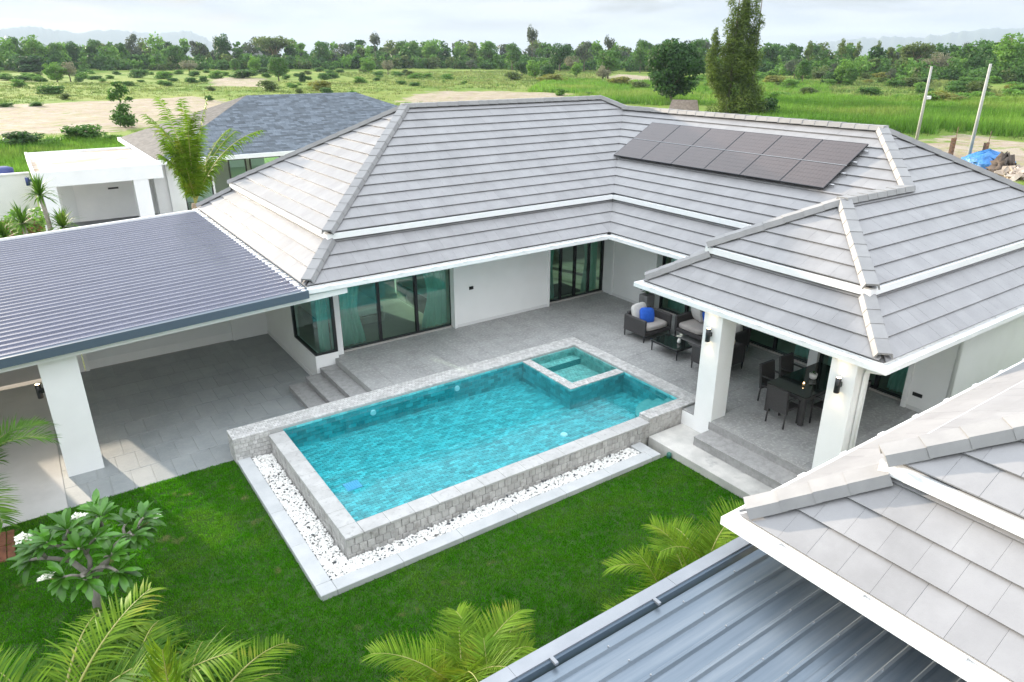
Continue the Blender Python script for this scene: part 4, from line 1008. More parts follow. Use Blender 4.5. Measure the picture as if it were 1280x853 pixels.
# ================================================================== NEAR HOUSE (bottom right of the garden)
near = empty('near_house', (12, -2, -0.6)); tag(near, 'neighbouring grey tiled hip roof with white gutter above the blue-grey metal roof', 'house')
NX, NY = 6.05, 4.10; NXR, NYB = 21.0, -9.5
nloop = [(NX, NY), (NX, NYB), (NXR, NYB), (NXR, NY)]
eaves(near, nloop)
HN = (NY - NYB) / 2
nf = [lower((NX, NY), (0, -1), (1, 0), [(NX, NY), (NX, NYB), (NX + i, NYB + i), (NX + i, NY - i)]), lower((NXR, NY), (-1, 0), (0, -1), [(NXR, NY), (NX, NY), (NX + i, NY - i), (NXR - i, NY - i)]),
      upper((NX, NY), (0, -1), (1, 0), [[(NX + t, NY - t), (NX + t, NYB + t), (NX + HN, NY - HN)]]), upper((NXR, NY), (-1, 0), (0, -1), [[(NXR - t, NY - t), (NX + t, NY - t), (NX + HN, NY - HN), (NXR - HN, NY - HN)]])]
nh = [lower((NX, NYB), (1, 0), (0, 1), [(NX, NYB), (NXR, NYB), (NXR - i, NYB + i), (NX + i, NYB + i)]), lower((NXR, NYB), (0, 1), (-1, 0), [(NXR, NYB), (NXR, NY), (NXR - i, NY - i), (NXR - i, NYB + i)]),
      upper((NX, NYB), (1, 0), (0, 1), [[(NX + t, NYB + t), (NXR - t, NYB + t), (NXR - HN, NY - HN), (NX + HN, NY - HN)]]), upper((NXR, NYB), (0, 1), (-1, 0), [[(NXR - t, NYB + t), (NXR - t, NY - t), (NXR - HN, NY - HN)]])]
nroof = underlay(nf + nh, nloop).build('roof', [UNDER, SOFFIT], near)
lay_tiles(nf, nroof, 300)
roof = nroof
hip2(NX, NY, 1, -1, HN); hip2(NX, NYB, 1, 1, HN)
MB().add([(x, y, 2.472) for x, y in offset_loop(nloop, 0.045)], [(3, 2, 1, 0)]).build('soffit', SOFFIT, near)
MB().box(7.2, NXR - 0.6, NYB + 0.6, NY - 0.6, -0.6, 2.41).build('wall', WHITE, near)
# lean-to metal roof
lt = empty('lean_to_roof', (3, 1.5, -0.6)); tag(lt, 'blue-grey ribbed metal lean-to roof below the white gutter of the near roof', 'roof')
def rzn(x): return 1.99 + 0.006 * (x - 3)
k = 0; y = 4.06
while y > -4.0:
    ribbed('roof_sheet', y - 0.75, y - 0.001, -1.5, 7.15, lambda x: rzn(x) + 0.003 * (k % 2), 0.25, 0.034, 0.03, 0.075, METAL, lt); y -= 0.75; k += 1
def xb2(x0, x1, y0, y1, a, b_, m, name, par):
    v = [(x0, y0, rzn(x0) + a), (x1, y0, rzn(x1) + a), (x1, y1, rzn(x1) + a), (x0, y1, rzn(x0) + a), (x0, y0, rzn(x0) + b_), (x1, y0, rzn(x1) + b_), (x1, y1, rzn(x1) + b_), (x0, y1, rzn(x0) + b_)]
    return MB().add(v, [(3, 2, 1, 0), (4, 5, 6, 7), (0, 1, 5, 4), (1, 2, 6, 5), (2, 3, 7, 6), (3, 0, 4, 7)]).build(name, m, par)
for k in range(4):
    xb2(-1.5 + 2.2 * k, -1.5 + 2.2 * (k + 1) - 0.004, 4.135, 4.29, -0.09, 0.075 + 0.001 * (k % 2), METALT, 'edge_trim', lt)
xb2(-1.5, 7.1, 4.10, 4.134, -0.09, 0.055, CPGUT, 'edge_upstand', lt)
for x_ in (1.9, 3.3, 4.72): xb2(x_, x_ + 0.04, 4.04, 4.14, 0.05, 0.08, METALT, 'strap', lt)
sb = MB()
for j in range(30):
    yy = 4.06 - 0.125 - 0.25 * j
    for xx in (0.6, 1.7, 2.8, 3.9, 5.0, 5.85): sb.obox((xx + 0.05 * (j % 3), yy, rzn(xx) + 0.042), (1, 0, 0), (0, 1, 0), (0, 0, 1), 0.007, 0.007, 0.006)
tag(sb.build('screw_heads', PVBAR, lt), kind='stuff')
for px_, py_ in ((-1.2, 3.9), (2.5, 3.9), (6.8, 3.9), (-1.2, -3.8), (6.8, -3.8)): MB().box(px_ - 0.06, px_ + 0.06, py_ - 0.06, py_ + 0.06, -0.6, rzn(px_) - 0.003).build('post', WHITE, lt)

# ================================================================== SOLAR PANELS
def solar():
    kx = math.sqrt(1 + S_U ** 2); up = Vector((1 / kx, 0, S_U / kx)); al = Vector((0, -1, 0)); nn = al.cross(up)
    XS, YS, PW, PL = 16.74, 18.10, 1.305, 0.995
    fr = MB(); w, h, d = PW - 0.012, PL - 0.012, 0.035
    for a, b_, c, e in ((0, w, 0, 0.018), (0, w, h - 0.018, h), (0, 0.018, 0.018, h - 0.018), (w - 0.018, w, 0.018, h - 0.018)): fr.box(a, b_, c, e, -d, 0.002)
    frm = fr.mesh('frame', PVFR)
    cl = MB()
    cl.box(0.018, w - 0.018, 0.018, h - 0.018, -0.02, 0.0)
    clm = cl.mesh('cell_sheet', PVCELL)
    gl = MB()
    for k_ in range(1, 12): gl.box(w * k_ / 12 - 0.0012, w * k_ / 12 + 0.0012, 0.02, h - 0.02, 0.0006, 0.0012)
    for k_ in range(1, 6): gl.box(0.02, w - 0.02, h * k_ / 6 - 0.0012, h * k_ / 6 + 0.0012, 0.0016, 0.0022)
    glm = gl.mesh('busbar', PVFR)
    words = ['nearest the roof valley', 'second from the roof valley', 'third from the roof valley', 'third from the open roof end', 'second from the open roof end', 'nearest the hip at the open roof end']
    for r in range(2):
        for c in range(6):
            p = Vector((XS, YS - PW * c, 0)); p.z = zu(XS - XW) + 0.0
            p = p + up * (PL * r) + nn * 0.17
            e = bpy.data.objects.new('solar_panel', None); e.empty_display_size = 0.2; COL.objects.link(e)
            e.matrix_basis = Matrix(((al.x, up.x, nn.x, p.x), (al.y, up.y, nn.y, p.y), (al.z, up.z, nn.z, p.z), (0, 0, 0, 1)))
            tag(e, 'dark solar panel in the %s row, %s' % (('lower', 'upper')[r], words[c]), 'solar panel', 'solar panels on the tiled roof')
            for nm, me in (('frame', frm), ('cell_sheet', clm), ('busbar', glm)):
                q = bpy.data.objects.new(nm, me); COL.objects.link(q); q.parent = e
    for r in (0.25, 0.75, 1.25, 1.75):
        p = Vector((XS, YS + 0.06, zu(XS - XW))) + up * (PL * r) + nn * 0.10
        b = MB(); b.obox(p + al * (PW * 3 + 0.06), al, up, nn, PW * 3 + 0.12, 0.02, 0.022)
        tag(b.build('mounting_rail', PVBAR), 'aluminium mounting rail under the solar panels', 'rail', 'solar mounting rails')
    p = Vector((XS, YS, zu(XS - XW))) + up * (PL - 0.005) + nn * 0.174
    b = MB(); b.obox(p + al * (PW * 3), al, up, nn, PW * 3, 0.006, 0.003)
    tag(b.build('panel_gap_clip', PVBAR), 'thin bright clamp strip between the two rows of solar panels', 'clamp')
solar()

# ================================================================== FURNITURE
def soft(x0, x1, y0, y1, z0, z1, r=0.05, seed=0):
    """cushion: rounded, slightly puffed box"""
    mb = MB(); n = 8; rg = random.Random(seed); vs = []; cx, cy, cz = (x0 + x1) / 2, (y0 + y1) / 2, (z0 + z1) / 2; hx, hy, hz = (x1 - x0) / 2, (y1 - y0) / 2, (z1 - z0) / 2
    import bmesh
    bm = bmesh.new(); bmesh.ops.create_cube(bm, size=2); bmesh.ops.subdivide_edges(bm, edges=bm.edges[:], cuts=5, use_grid_fill=True)
    for v in bm.verts:
        x, y, z = v.co
        px = math.copysign(abs(x) ** 1.0, x); e = 6
        k = (abs(x) ** e + abs(y) ** e + abs(z) ** e) ** (1 / e)
        x, y, z = x / k, y / k, z / k
        pf = 1 + 0.06 * (1 - x * x) * (1 - y * y)
        v.co = (cx + x * hx, cy + y * hy, cz + z * hz * pf)
    mb.add([v.co[:] for v in bm.verts], [tuple(v.index for v in f.verts) for f in bm.faces], True); bm.free(); return mb
def armchair(label, loc, rz):
    """outdoor rattan armchair, local front is -Y, width along X"""
    o = empty('armchair'); W, D = 1.10, 0.86
    for sx in (0, 1):
        x0 = 0 if sx == 0 else W - 0.09
        b = MB(); b.box(x0, x0 + 0.09, 0, D, 0.19, 0.66, 0.02); b.build('armrest', RATTAN, o)
    MB().box(0.09, W - 0.09, D - 0.10, D, 0.19, 0.72, 0.02).build('backrest', RATTAN, o)
    MB().box(0.09, W - 0.09, 0.01, D - 0.10, 0.19, 0.30, 0.01).build('seat_base', RATTAN, o)
    for x in (0.035, W - 0.035):
        for y in (0.035, D - 0.035): MB().tube([(x, y, 0), (x, y, 0.2)], [0.016, 0.026], 8).build('leg', BLACK, o)
    soft(0.10, W - 0.10, 0.0, D - 0.11, 0.30, 0.46).build('seat_cushion', CUSH, o)
    o.location = loc; o.rotation_euler = (0, 0, rz)
    return tag(o, label, 'armchair', 'rattan lounge armchairs on the veranda')
armchair('dark rattan armchair holding a blue cushion, beside the glass coffee table', (13.60, 13.12, 0), 0)
a2 = armchair('dark rattan armchair with its back towards the dining table', (14.52, 11.24, 0), math.pi)
def pillow(name, c, size, rot, m, label, grp=None):
    s = soft(-size[0] / 2, size[0] / 2, -size[1] / 2, size[1] / 2, -size[2] / 2, size[2] / 2)
    # pinch the corners of the pad
    s.v = [(x, y * (1 - 0.55 * (abs(x) / (size[0] / 2)) ** 3 * 0.6) * (1 - 0.5 * (abs(z) / (size[2] / 2)) ** 3), z) for x, y, z in s.v]
    o = s.build(name, m); o.location = c; o.rotation_euler = rot
    return tag(o, label, 'cushion', grp)
pillow('cushion', (13.98, 13.74, 0.70), (0.60, 0.20, 0.50), (R(-18), 0, R(6)), CUSHL, 'pale grey back cushion leaning in the armchair with the blue cushion')
pillow('cushion', (14.05, 13.50, 0.66), (0.46, 0.16, 0.42), (R(-24), R(8), R(-14)), BLUEC, 'bright blue scatter cushion with white pattern in the rattan armchair')
sofa = empty('sofa', (14.75, 11.05, 0)); tag(sofa, 'dark rattan two-seat sofa with taupe seat cushions against the glass doors', 'sofa')
MB().box(15.50, 15.60, 11.05, 13.05, 0.19, 0.78, 0.02).build('backrest', RATTAN, sofa)
for y_ in (11.05, 12.96): MB().box(14.72, 15.50, y_, y_ + 0.09, 0.19, 0.66, 0.02).build('armrest', RATTAN, sofa)
MB().box(14.73, 15.50, 11.14, 12.96, 0.19, 0.30, 0.01).build('seat_base', RATTAN, sofa)
for y_ in (11.15, 12.06): soft(14.72, 15.48, y_, y_ + 0.89, 0.30, 0.46).build('seat_cushion', CUSH, sofa)
for x_ in (14.76, 15.56):
    for y_ in (11.09, 13.01): MB().tube([(x_, y_, 0), (x_, y_, 0.2)], [0.016, 0.026], 8).build('leg', BLACK, sofa)
pillow('cushion', (15.22, 12.66, 0.70), (0.52, 0.18, 0.46), (R(-20), 0, R(72)), CUSHL, 'pale grey scatter cushion at the armchair end of the sofa')
pillow('cushion', (15.26, 12.28, 0.66), (0.42, 0.15, 0.38), (R(-20), 0, R(100)), BLUEC, 'blue scatter cushion on the sofa')
pillow('cushion', (15.26, 11.38, 0.68), (0.46, 0.18, 0.42), (R(-20), 0, R(105)), CUSHL, 'pale grey scatter cushion at the dining-table end of the sofa')
pillow('cushion', (14.08, 10.60, 0.66), (0.42, 0.16, 0.38), (R(18), 0, R(10)), mat('cream_cushion', (0.55, 0.47, 0.36), (0.62, 0.54, 0.42), 10, 0.9), 'small cream cushion in the armchair backing the dining table')
ct = empty('coffee_table', (13.8, 12.2, 0)); tag(ct, 'low black coffee table with dark glass top between the armchairs', 'coffee table')
MB().box(13.42, 14.14, 11.70, 12.72, 0.30, 0.32, 0.004).build('table_top', TGLASS, ct)
MB().box(13.44, 14.12, 11.72, 12.70, 0.25, 0.298, 0.004).build('apron', BLACK, ct)
for x_ in (13.47, 14.09):
    for y_ in (11.75, 12.67): MB().tube([(x_, y_, 0), (x_, y_, 0.25)], [0.014, 0.024], 8).build('leg', BLACK, ct)
vz = empty('vase', (13.85, 12.05, 0.32)); tag(vz, 'small white vase with white flowers on the coffee table', 'vase')
MB().tube([(13.85, 12.05, 0.32), (13.85, 12.05, 0.36), (13.85, 12.05, 0.42), (13.85, 12.05, 0.45)], [0.035, 0.055, 0.045, 0.03], 14).build('pot', CERAM, vz)
fl = MB()
for k in range(9):
    a = k * 2.4; p = Vector((13.85 + 0.05 * math.cos(a), 12.05 + 0.05 * math.sin(a), 0.50 + 0.03 * (k % 3)))
    for j in range(5):
        b_ = j * 1.257; fl.add([p, p + Vector((0.03 * math.cos(b_ - 0.5), 0.03 * math.sin(b_ - 0.5), 0.012)), p + Vector((0.042 * math.cos(b_), 0.042 * math.sin(b_), 0.006)), p + Vector((0.03 * math.cos(b_ + 0.5), 0.03 * math.sin(b_ + 0.5), 0.012))], [(0, 1, 2, 3)])
fl.build('blossom', FLOWER, vz)
dt = empty('dining_table', (13.9, 8.08, 0)); tag(dt, 'dark rattan dining table with black glass top on the veranda', 'dining table')
MB().box(12.92, 14.92, 7.58, 8.58, 0.735, 0.75, 0.004).build('table_top', TGLASS, dt)
MB().box(12.93, 14.91, 7.59, 8.57, 0.64, 0.733, 0.006).build('apron', RATTAN, dt)
for x_ in (12.99, 14.85):
    for y_ in (7.65, 8.51): MB().box(x_ - 0.05, x_ + 0.05, y_ - 0.05, y_ + 0.05, 0.04, 0.64, 0.006).build('leg', RATTAN, dt); MB().box(x_ - 0.04, x_ + 0.04, y_ - 0.04, y_ + 0.04, 0, 0.04).build('foot', PVBAR, dt)
def dchair(label, c, rz):
    """dining chair; local front +Y, origin under seat centre"""
    o = empty('dining_chair')
    MB().box(-0.24, 0.24, -0.24, 0.24, 0.40, 0.45, 0.012).build('seat', RATTAN, o)
    b = MB(); vs = []
    for z, y0_ in ((0.34, -0.24), (0.62, -0.27), (0.93, -0.32)): vs += [(-0.25, y0_ - 0.03, z), (0.25, y0_ - 0.03, z), (0.25, y0_ + 0.03, z), (-0.25, y0_ + 0.03, z)]
    fs = [(3, 2, 1, 0), (8, 9, 10, 11)]
    for q in (0, 4):
        for k_ in range(4): fs.append((q + k_, q + (k_ + 1) % 4, q + 4 + (k_ + 1) % 4, q + 4 + k_))
    b.add(vs, fs); b.build('backrest', RATTAN, o)
    for sx in (-1, 1):
        MB().tube([(0.225 * sx, 0.21, 0), (0.225 * sx, 0.21, 0.66)], 0.02, 8).build('leg', RATTAN, o)
        MB().tube([(0.225 * sx, -0.27, 0), (0.225 * sx, -0.24, 0.40)], 0.02, 8).build('leg', RATTAN, o)
        MB().box(0.225 * sx - 0.03, 0.225 * sx + 0.03, -0.27, 0.24, 0.65, 0.68, 0.008).build('armrest', RATTAN, o)
    o.location = c; o.rotation_euler = (0, 0, rz)
    return tag(o, label, 'dining chair', 'rattan chairs around the dining table')
dchair('dark rattan dining chair at the pool end of the dining table', (12.86, 8.02, 0), R(-90))
dchair('dark rattan dining chair on the lounge side near the table corner', (13.52, 8.72, 0), R(180))
dchair('dark rattan dining chair on the lounge side near the glass doors', (14.25, 8.72, 0), R(180))
dchair('dark rattan dining chair on the column side near the table corner', (13.55, 7.42, 0), 0)
dchair('dark rattan dining chair on the column side near the glass doors', (14.30, 7.42, 0), 0)
pt = empty('planter', (13.95, 8.1, 0.75)); tag(pt, 'small white pot with a succulent on the dining table', 'planter')
MB().tube([(13.95, 8.1, 0.75), (13.95, 8.1, 0.77), (13.95, 8.1, 0.87), (13.95, 8.1, 0.872)], [0.06, 0.08, 0.09, 0.078], 18).build('pot', CERAM, pt)
cdl = empty('candle', (13.45, 8.0, 0.75)); tag(cdl, 'lit tealight in a glass on the dining table', 'candle')
MB().tube([(13.45, 8.0, 0.75), (13.45, 8.0, 0.80)], 0.03, 14).build('cup', mat('amber_cup', (0.8, 0.55, 0.25), rough=0.3), cdl)
MB().tube([(13.45, 8.0, 0.801), (13.45, 8.0, 0.815), (13.45, 8.0, 0.835)], [0.012, 0.014, 0.002], 8).build('flame', WARM, cdl)
def sprig(mb, c, n, l, w, seed, up=0.6):
    rg = random.Random(seed)
    for k_ in range(n):
        a = rg.uniform(0, 6.28); e = rg.uniform(0.1, 1.2) * up; d = Vector((math.cos(a) * math.cos(e), math.sin(a) * math.cos(e), math.sin(e))); s = Vector((-math.sin(a), math.cos(a), 0)); ll = l * rg.uniform(0.6, 1.1)
        p = Vector(c); mb.add([p, p + d * ll * 0.5 + s * w, p + d * ll + Vector((0, 0, -0.2 * ll)), p + d * ll * 0.5 - s * w], [(0, 1, 2, 3)])
s_ = MB(); sprig(s_, (13.95, 8.1, 0.875), 22, 0.09, 0.014, 3, 1.2); s_.build('leaves', LEAFD, pt)
pl = empty('potted_plant', (15.5, 15.0, 0)); tag(pl, 'leafy plant in a tall grey pot beside the white wall at the veranda', 'potted plant')
MB().box(15.32, 15.68, 14.78, 15.14, 0, 0.62, 0.02).build('pot', mat('grey_pot', (0.18, 0.18, 0.18), (0.23, 0.23, 0.23), 6, 0.7), pl)
s_ = MB()
for k in range(26): sprig(s_, (15.5 + random.uniform(-0.22, 0.22), 14.96 + random.uniform(-0.22, 0.25), 0.64 + random.uniform(0, 0.28)), 7, 0.18, 0.035, k, 0.8)
s_.build('foliage', LEAFD, pl)
sprk = empty('sprinkler', (10.47, 9.05, -0.6)); tag(sprk, 'small green sprinkler head at the lawn corner by the kerb', 'sprinkler')
MB().tube([(10.43, 9.05, -0.62), (10.43, 9.05, -0.50), (10.43, 9.05, -0.47)], [0.05, 0.055, 0.03], 12).build('body', mat('sprinkler_green', (0.03, 0.13, 0.10), rough=0.5), sprk)

# ================================================================== PALMS AND GARDEN PLANTS
def frond_np(L, elev, arch, nleaf, leaf, wid, seed, vee=0.45, droop=0.35, twist=0.0, start=0.15):
    """pinnate frond leaving the origin along +X; returns (verts, quads) for leaflets and the rachis points"""
    rg = np.random.default_rng(seed); N = 16
    pts = [np.zeros(3)]; e = elev
    for k in range(N):
        pts.append(pts[-1] + np.array([math.cos(e), 0, math.sin(e)]) * (L / N)); e -= arch / N * (0.5 + 1.0 * k / N)
    pts = np.array(pts); V = []; F = []
    def at(s):
        q = min(s * N, N - 1e-6); k = int(q); return pts[k] + (pts[k + 1] - pts[k]) * (q - k), (pts[k + 1] - pts[k]) / np.linalg.norm(pts[k + 1] - pts[k])
    for sd in (-1, 1):
        for j in range(nleaf):
            s = start + (1 - start) * (j + rg.uniform(-0.2, 0.2)) / nleaf; s = min(max(s, 0), 0.999)
            p, tdir = at(s)
            ll = leaf * (0.35 + 0.65 * math.sin(math.pi * min(1, 0.18 + 0.80 * s)) ** 0.7) * rg.uniform(0.85, 1.1)
            fwd = 0.5 + 0.5 * s + rg.uniform(-0.1, 0.1)
            up = np.cross(np.array([0, 1, 0]), tdir) * -1
            side = np.array([0, sd, 0.0])
            if up[2] < 0: up = -up
            d = side * 1.0 + tdir * fwd + up * (vee + rg.uniform(-0.12, 0.12)); d /= np.linalg.norm(d)
            wv = np.cross(d, up); wv /= (np.linalg.norm(wv) + 1e-9)
            w = wid * rg.uniform(0.8, 1.1); cur = p.copy(); b = len(V); dd = d.copy(); dr_ = droop * rg.uniform(0.5, 1.5)
            M_ = 4
            for k in range(M_ + 1):
                ww = w * (0.45, 1.0, 0.9, 0.55, 0.06)[k]
                V.append(cur + wv * ww); V.append(cur - wv * ww)
                dd = dd + np.array([0, 0, -dr_ / M_]); dd /= np.linalg.norm(dd); cur = cur + dd * ll / M_
            for k in range(M_): F.append((b + 2 * k, b + 2 * k + 1, b + 2 * k + 3, b + 2 * k + 2))
    return np.array(V), np.array(F), pts
def add_frond(parent, base, az, L, elev, arch, nleaf, leaf, wid, seed, m, stem_m, r0=0.018, **kw):
    V, F, pts = frond_np(L, elev, arch, nleaf, leaf, wid, seed, **kw)
    me = mesh_np('frond', V, F, m, False)
    o = inst('frond', me, parent, mw=Matrix.Translation(base) @ Matrix.Rotation(az, 4, 'Z'))
    mb = MB(); mb.tube([tuple(p) for p in pts], [r0 * (1 - 0.85 * k / (len(pts) - 1)) for k in range(len(pts))], 6, cap=False)
    s = bpy.data.objects.new('rachis', mb.mesh('rachis', stem_m)); COL.objects.link(s); s.parent = o
    return o
def areca(loc, label, stems, seed, m=PFROND, scale=1.0, nl=34):
    rg = random.Random(seed); o = empty('palm', loc); tag(o, label, 'palm', 'garden palms')
    for (dx_, dy_, h, nf_, lean) in stems:
        a = rg.uniform(0, 6.28); top = Vector((loc[0] + dx_ + lean * math.cos(a), loc[1] + dy_ + lean * math.sin(a), loc[2] + h))
        MB().tube([(loc[0] + dx_, loc[1] + dy_, loc[2]), (loc[0] + dx_ + lean * 0.3 * math.cos(a), loc[1] + dy_ + lean * 0.3 * math.sin(a), loc[2] + h * 0.5), tuple(top)], [0.05 * scale, 0.042 * scale, 0.035 * scale], 8).build('stem', PSTEM, o)
        ph = rg.uniform(0, 6.28)
        for k in range(nf_):
            az = ph + k * 2.4 + rg.uniform(-0.3, 0.3); el = R(rg.uniform(28, 74)) if k < nf_ - 1 else R(84)
            add_frond(o, top - Vector((0, 0, 0.05)), az, rg.uniform(1.05, 1.45) * scale, el, R(rg.uniform(70, 125)), int(nl * 1.35), 0.44 * scale, 0.0095 * scale, rg.randint(0, 9999), m, PSTEM, 0.014 * scale, vee=0.55, droop=0.5)
    return o
areca((2.95, 5.3, -0.6), 'yellow-green feather palm clump growing by the edge of the metal lean-to roof', [(0, 0, 1.25, 9, 0.1), (0.28, 0.18, 0.95, 8, 0.15), (-0.35, 0.1, 0.9, 7, 0.15), (0.1, -0.3, 1.1, 7, 0.1)], 21, PFROND, 0.92, 40)
areca((6.6, 5.05, -0.6), 'yellow-green feather palm rising beside the corner of the near roof gutter', [(0.05, 0.1, 1.25, 8, 0.08), (-0.45, -0.1, 0.7, 6, 0.1), (0.35, 0.1, 1.35, 7, 0.05)], 33, PFROND, 0.95, 38)
def young_coconut(loc, label, h, seed, nf_=13, spear=True):
    rg = random.Random(seed); o = empty('young_palm', loc); tag(o, label, 'palm', 'garden palms'); top = Vector((loc[0], loc[1], loc[2] + h))
    MB().tube([loc, (loc[0], loc[1], loc[2] + h * 0.5), tuple(top)], [0.16, 0.12, 0.09], 10).build('stem', PTRUNK, o)
    for k in range(nf_):
        add_frond(o, top - Vector((0, 0, 0.1)), k * 2.4 + rg.uniform(-0.35, 0.35), rg.uniform(1.2, 1.95), R(rg.uniform(15, 60)), R(rg.uniform(50, 100)), 36, rg.uniform(0.5, 0.66), 0.0135, rg.randint(0, 9999), PFROND if k % 3 else PFROND2, PSTEM, 0.024, vee=rg.uniform(0.1, 0.45), droop=rg.uniform(0.35, 0.9))
    for k in range(2):
        add_frond(o, top - Vector((0, 0, 0.1)), rg.uniform(0, 6.28), 1.6, R(-8), R(50), 26, 0.5, 0.012, rg.randint(0, 9999), PDRY, PDRY, 0.02, vee=0.0, droop=1.2)
    if spear: add_frond(o, top, 1.0, 1.45, R(88), R(6), 40, 0.55, 0.014, 77, PFROND, PSTEM, 0.026, vee=0.2, droop=-1.6)
    return o
young_coconut((0.12, 7.05, -0.6), 'young coconut palm with an upright yellow-green spear leaf below the frangipani', 0.62, 46)
young_coconut((-0.42, 7.75, -0.6), 'young coconut palm squeezed between its two neighbours below the frangipani', 0.60, 50, 12, False)
young_coconut((-1.0, 7.6, -0.6), 'young coconut palm with long strap leaflets at the driveway side of the spear-leaf palm', 1.15, 48, 14, False)
areca((-2.05, 13.6, -0.6), 'green feather palm arching over the driveway edge', [(0, 0, 1.5, 9, 0.1), (-0.3, 0.2, 1.2, 7, 0.1)], 52, PFROND2, 1.25, 42)
# coconut palm behind the carport
def coconut(loc, h, label, seed=5):
    o = empty('coconut_palm', loc); tag(o, label, 'palm tree'); rg = random.Random(seed)
    mb = MB(); pts = []; rad = []
    for k in range(13):
        s = k / 12; pts.append((loc[0] + 0.25 * s, loc[1] + 0.1 * s, loc[2] + h * s)); rad.append(0.20 - 0.05 * s + 0.012 * (k % 2))
    mb.tube(pts, rad, 12); mb.build('trunk', PTRUNK, o); top = Vector(pts[-1])
    for k in range(17):
        az = k * 2.4 + rg.uniform(-0.2, 0.2); el = R(rg.uniform(76, 90)) if k % 8 else R(62); 
        add_frond(o, top + Vector((0, 0, rg.uniform(-0.15, 0.1))), az, rg.uniform(2.4, 4.6), el, R(rg.uniform(8, 60)), 60, 0.62, 0.030, rg.randint(0, 9999), PFROND, PSTEM, 0.035, vee=0.1, droop=1.5)
    for k in range(9):
        add_frond(o, top - Vector((0, 0, 0.2)), rg.uniform(0, 6.28), rg.uniform(1.2, 1.8), R(-20), R(70), 26, 0.45, 0.015, rg.randint(0, 9999), PDRY, PDRY, 0.02, vee=0.0, droop=1.4)
    return o
coconut((5.30, 30.2, -0.7), 2.85, 'coconut palm with upright yellow-green fronds standing behind the ribbed carport roof')
# frangipani with every leaf its own piece
def leaf_mesh(L, w, fold, seed):
    rg = random.Random(seed); n = 6; vs = []; fs = []
    for k in range(n + 1):
        s = k / n; ww = w * (math.sin(math.pi * min(0.97, s ** 1.25 * 0.93 + 0.03)) ** 0.8 + 0.05) * (1 if k < n else 0.1); x = L * s; z = -0.20 * L * s * s + rg.uniform(-0.004, 0.004)
        vs += [(x, -ww, z + fold * ww), (x, 0, z), (x, ww, z + fold * ww)]
    for k in range(n): q = 3 * k; fs += [(q, q + 3, q + 4, q + 1), (q + 1, q + 4, q + 5, q + 2)]
    mb = MB(); mb.add(vs, fs, True); return mb.mesh('leaf', PLEAF)
lms = [leaf_mesh(0.30, 0.048, 0.35, 1), leaf_mesh(0.26, 0.044, 0.25, 2), leaf_mesh(0.33, 0.05, 0.3, 3)]
def petal_mesh():
    mb = MB()
    for k in range(5):
        a = k * 1.2566; c = Vector((math.cos(a), math.sin(a), 0)); s = Vector((-math.sin(a), math.cos(a), 0)); z = Vector((0, 0, 1))
        mb.add([c * 0.006, c * 0.03 + s * 0.018 + z * 0.012, c * 0.052 + z * 0.010, c * 0.03 - s * 0.018 + z * 0.012], [(0, 1, 2, 3)])
    return mb.mesh('flower', FLOWER)
pet = petal_mesh()
def frangipani(loc, label):
    o = empty('frangipani_tree', loc); tag(o, label, 'tree'); rg = random.Random(17); base = Vector(loc)
    tips = []; mb = MB()
    def branch(p, d, L, r, lv):
        q = p + d * L; mid = p + d * (L * 0.5) + Vector((rg.uniform(-0.03, 0.03), rg.uniform(-0.03, 0.03), 0.02))
        mb.tube([p, mid, q], [r, r * 0.9, r * 0.82], 8)
        if lv == 0: tips.append((q, d)); return
        n = 3 if lv > 1 else 2; ph = rg.uniform(0, 6.28)
        ax = d.orthogonal().normalized(); bx = d.cross(ax)
        for k in range(n):
            a = ph + k * 6.283 / n + rg.uniform(-0.4, 0.4); sp = rg.uniform(0.55, 0.85)
            nd = (d * math.cos(sp) + (ax * math.cos(a) + bx * math.sin(a)) * math.sin(sp) + Vector((0, 0, 0.12))).normalized()
            branch(q, nd, L * rg.uniform(0.62, 0.85), r * 0.72, lv - 1)
    branch(base, Vector((0.05, 0.05, 1)).normalized(), 0.62, 0.07, 3)
    mb.build('trunk', PBARK, o)
    for k, (q, d) in enumerate(tips):
        ax = d.orthogonal().normalized(); bx = d.cross(ax); nl = 15
        for j in range(nl):
            a = j * 2.39996 + rg.uniform(-0.2, 0.2); el = R(8 + 62 * (j / nl) + rg.uniform(-8, 8))
            dr_ = (ax * math.cos(a) + bx * math.sin(a)) * math.cos(el) + d * math.sin(el); dr_.normalize()
            s = dr_.cross(Vector((0, 0, 1)))
            s = s.normalized() if s.length > 0.05 else ax
            u = s.cross(dr_); 
            if u.z < 0: s, u = -s, -u
            p = q - d * rg.uniform(0, 0.06) + dr_ * 0.02; sc_ = rg.uniform(0.8, 1.12)
            inst('leaf', lms[rg.randint(0, 2)], o, mw=Matrix(((dr_.x * sc_, -s.x * sc_, u.x * sc_, p.x), (dr_.y * sc_, -s.y * sc_, u.y * sc_, p.y), (dr_.z * sc_, -s.z * sc_, u.z * sc_, p.z), (0, 0, 0, 1))))
        if k in (1, 6, 10, 13):
            stalk = q + d * 0.22; m2 = MB(); m2.tube([q, stalk], [0.01, 0.006], 6); so = m2.build('flower_stalk', PSTEM, o)
            for j in range(5):
                p = stalk + Vector((rg.uniform(-0.07, 0.07), rg.uniform(-0.07, 0.07), rg.uniform(-0.02, 0.06))); e = Matrix.Rotation(rg.uniform(-0.6, 0.6), 4, 'X') @ Matrix.Rotation(rg.uniform(-0.6, 0.6), 4, 'Y')
                inst('flower', pet, o, mw=Matrix.Translation(p) @ e @ Matrix.Scale(1.4, 4))
    return o
frangipani((-0.45, 10.85, -0.6), 'frangipani tree with rosettes of long glossy leaves and white flowers on the lawn')

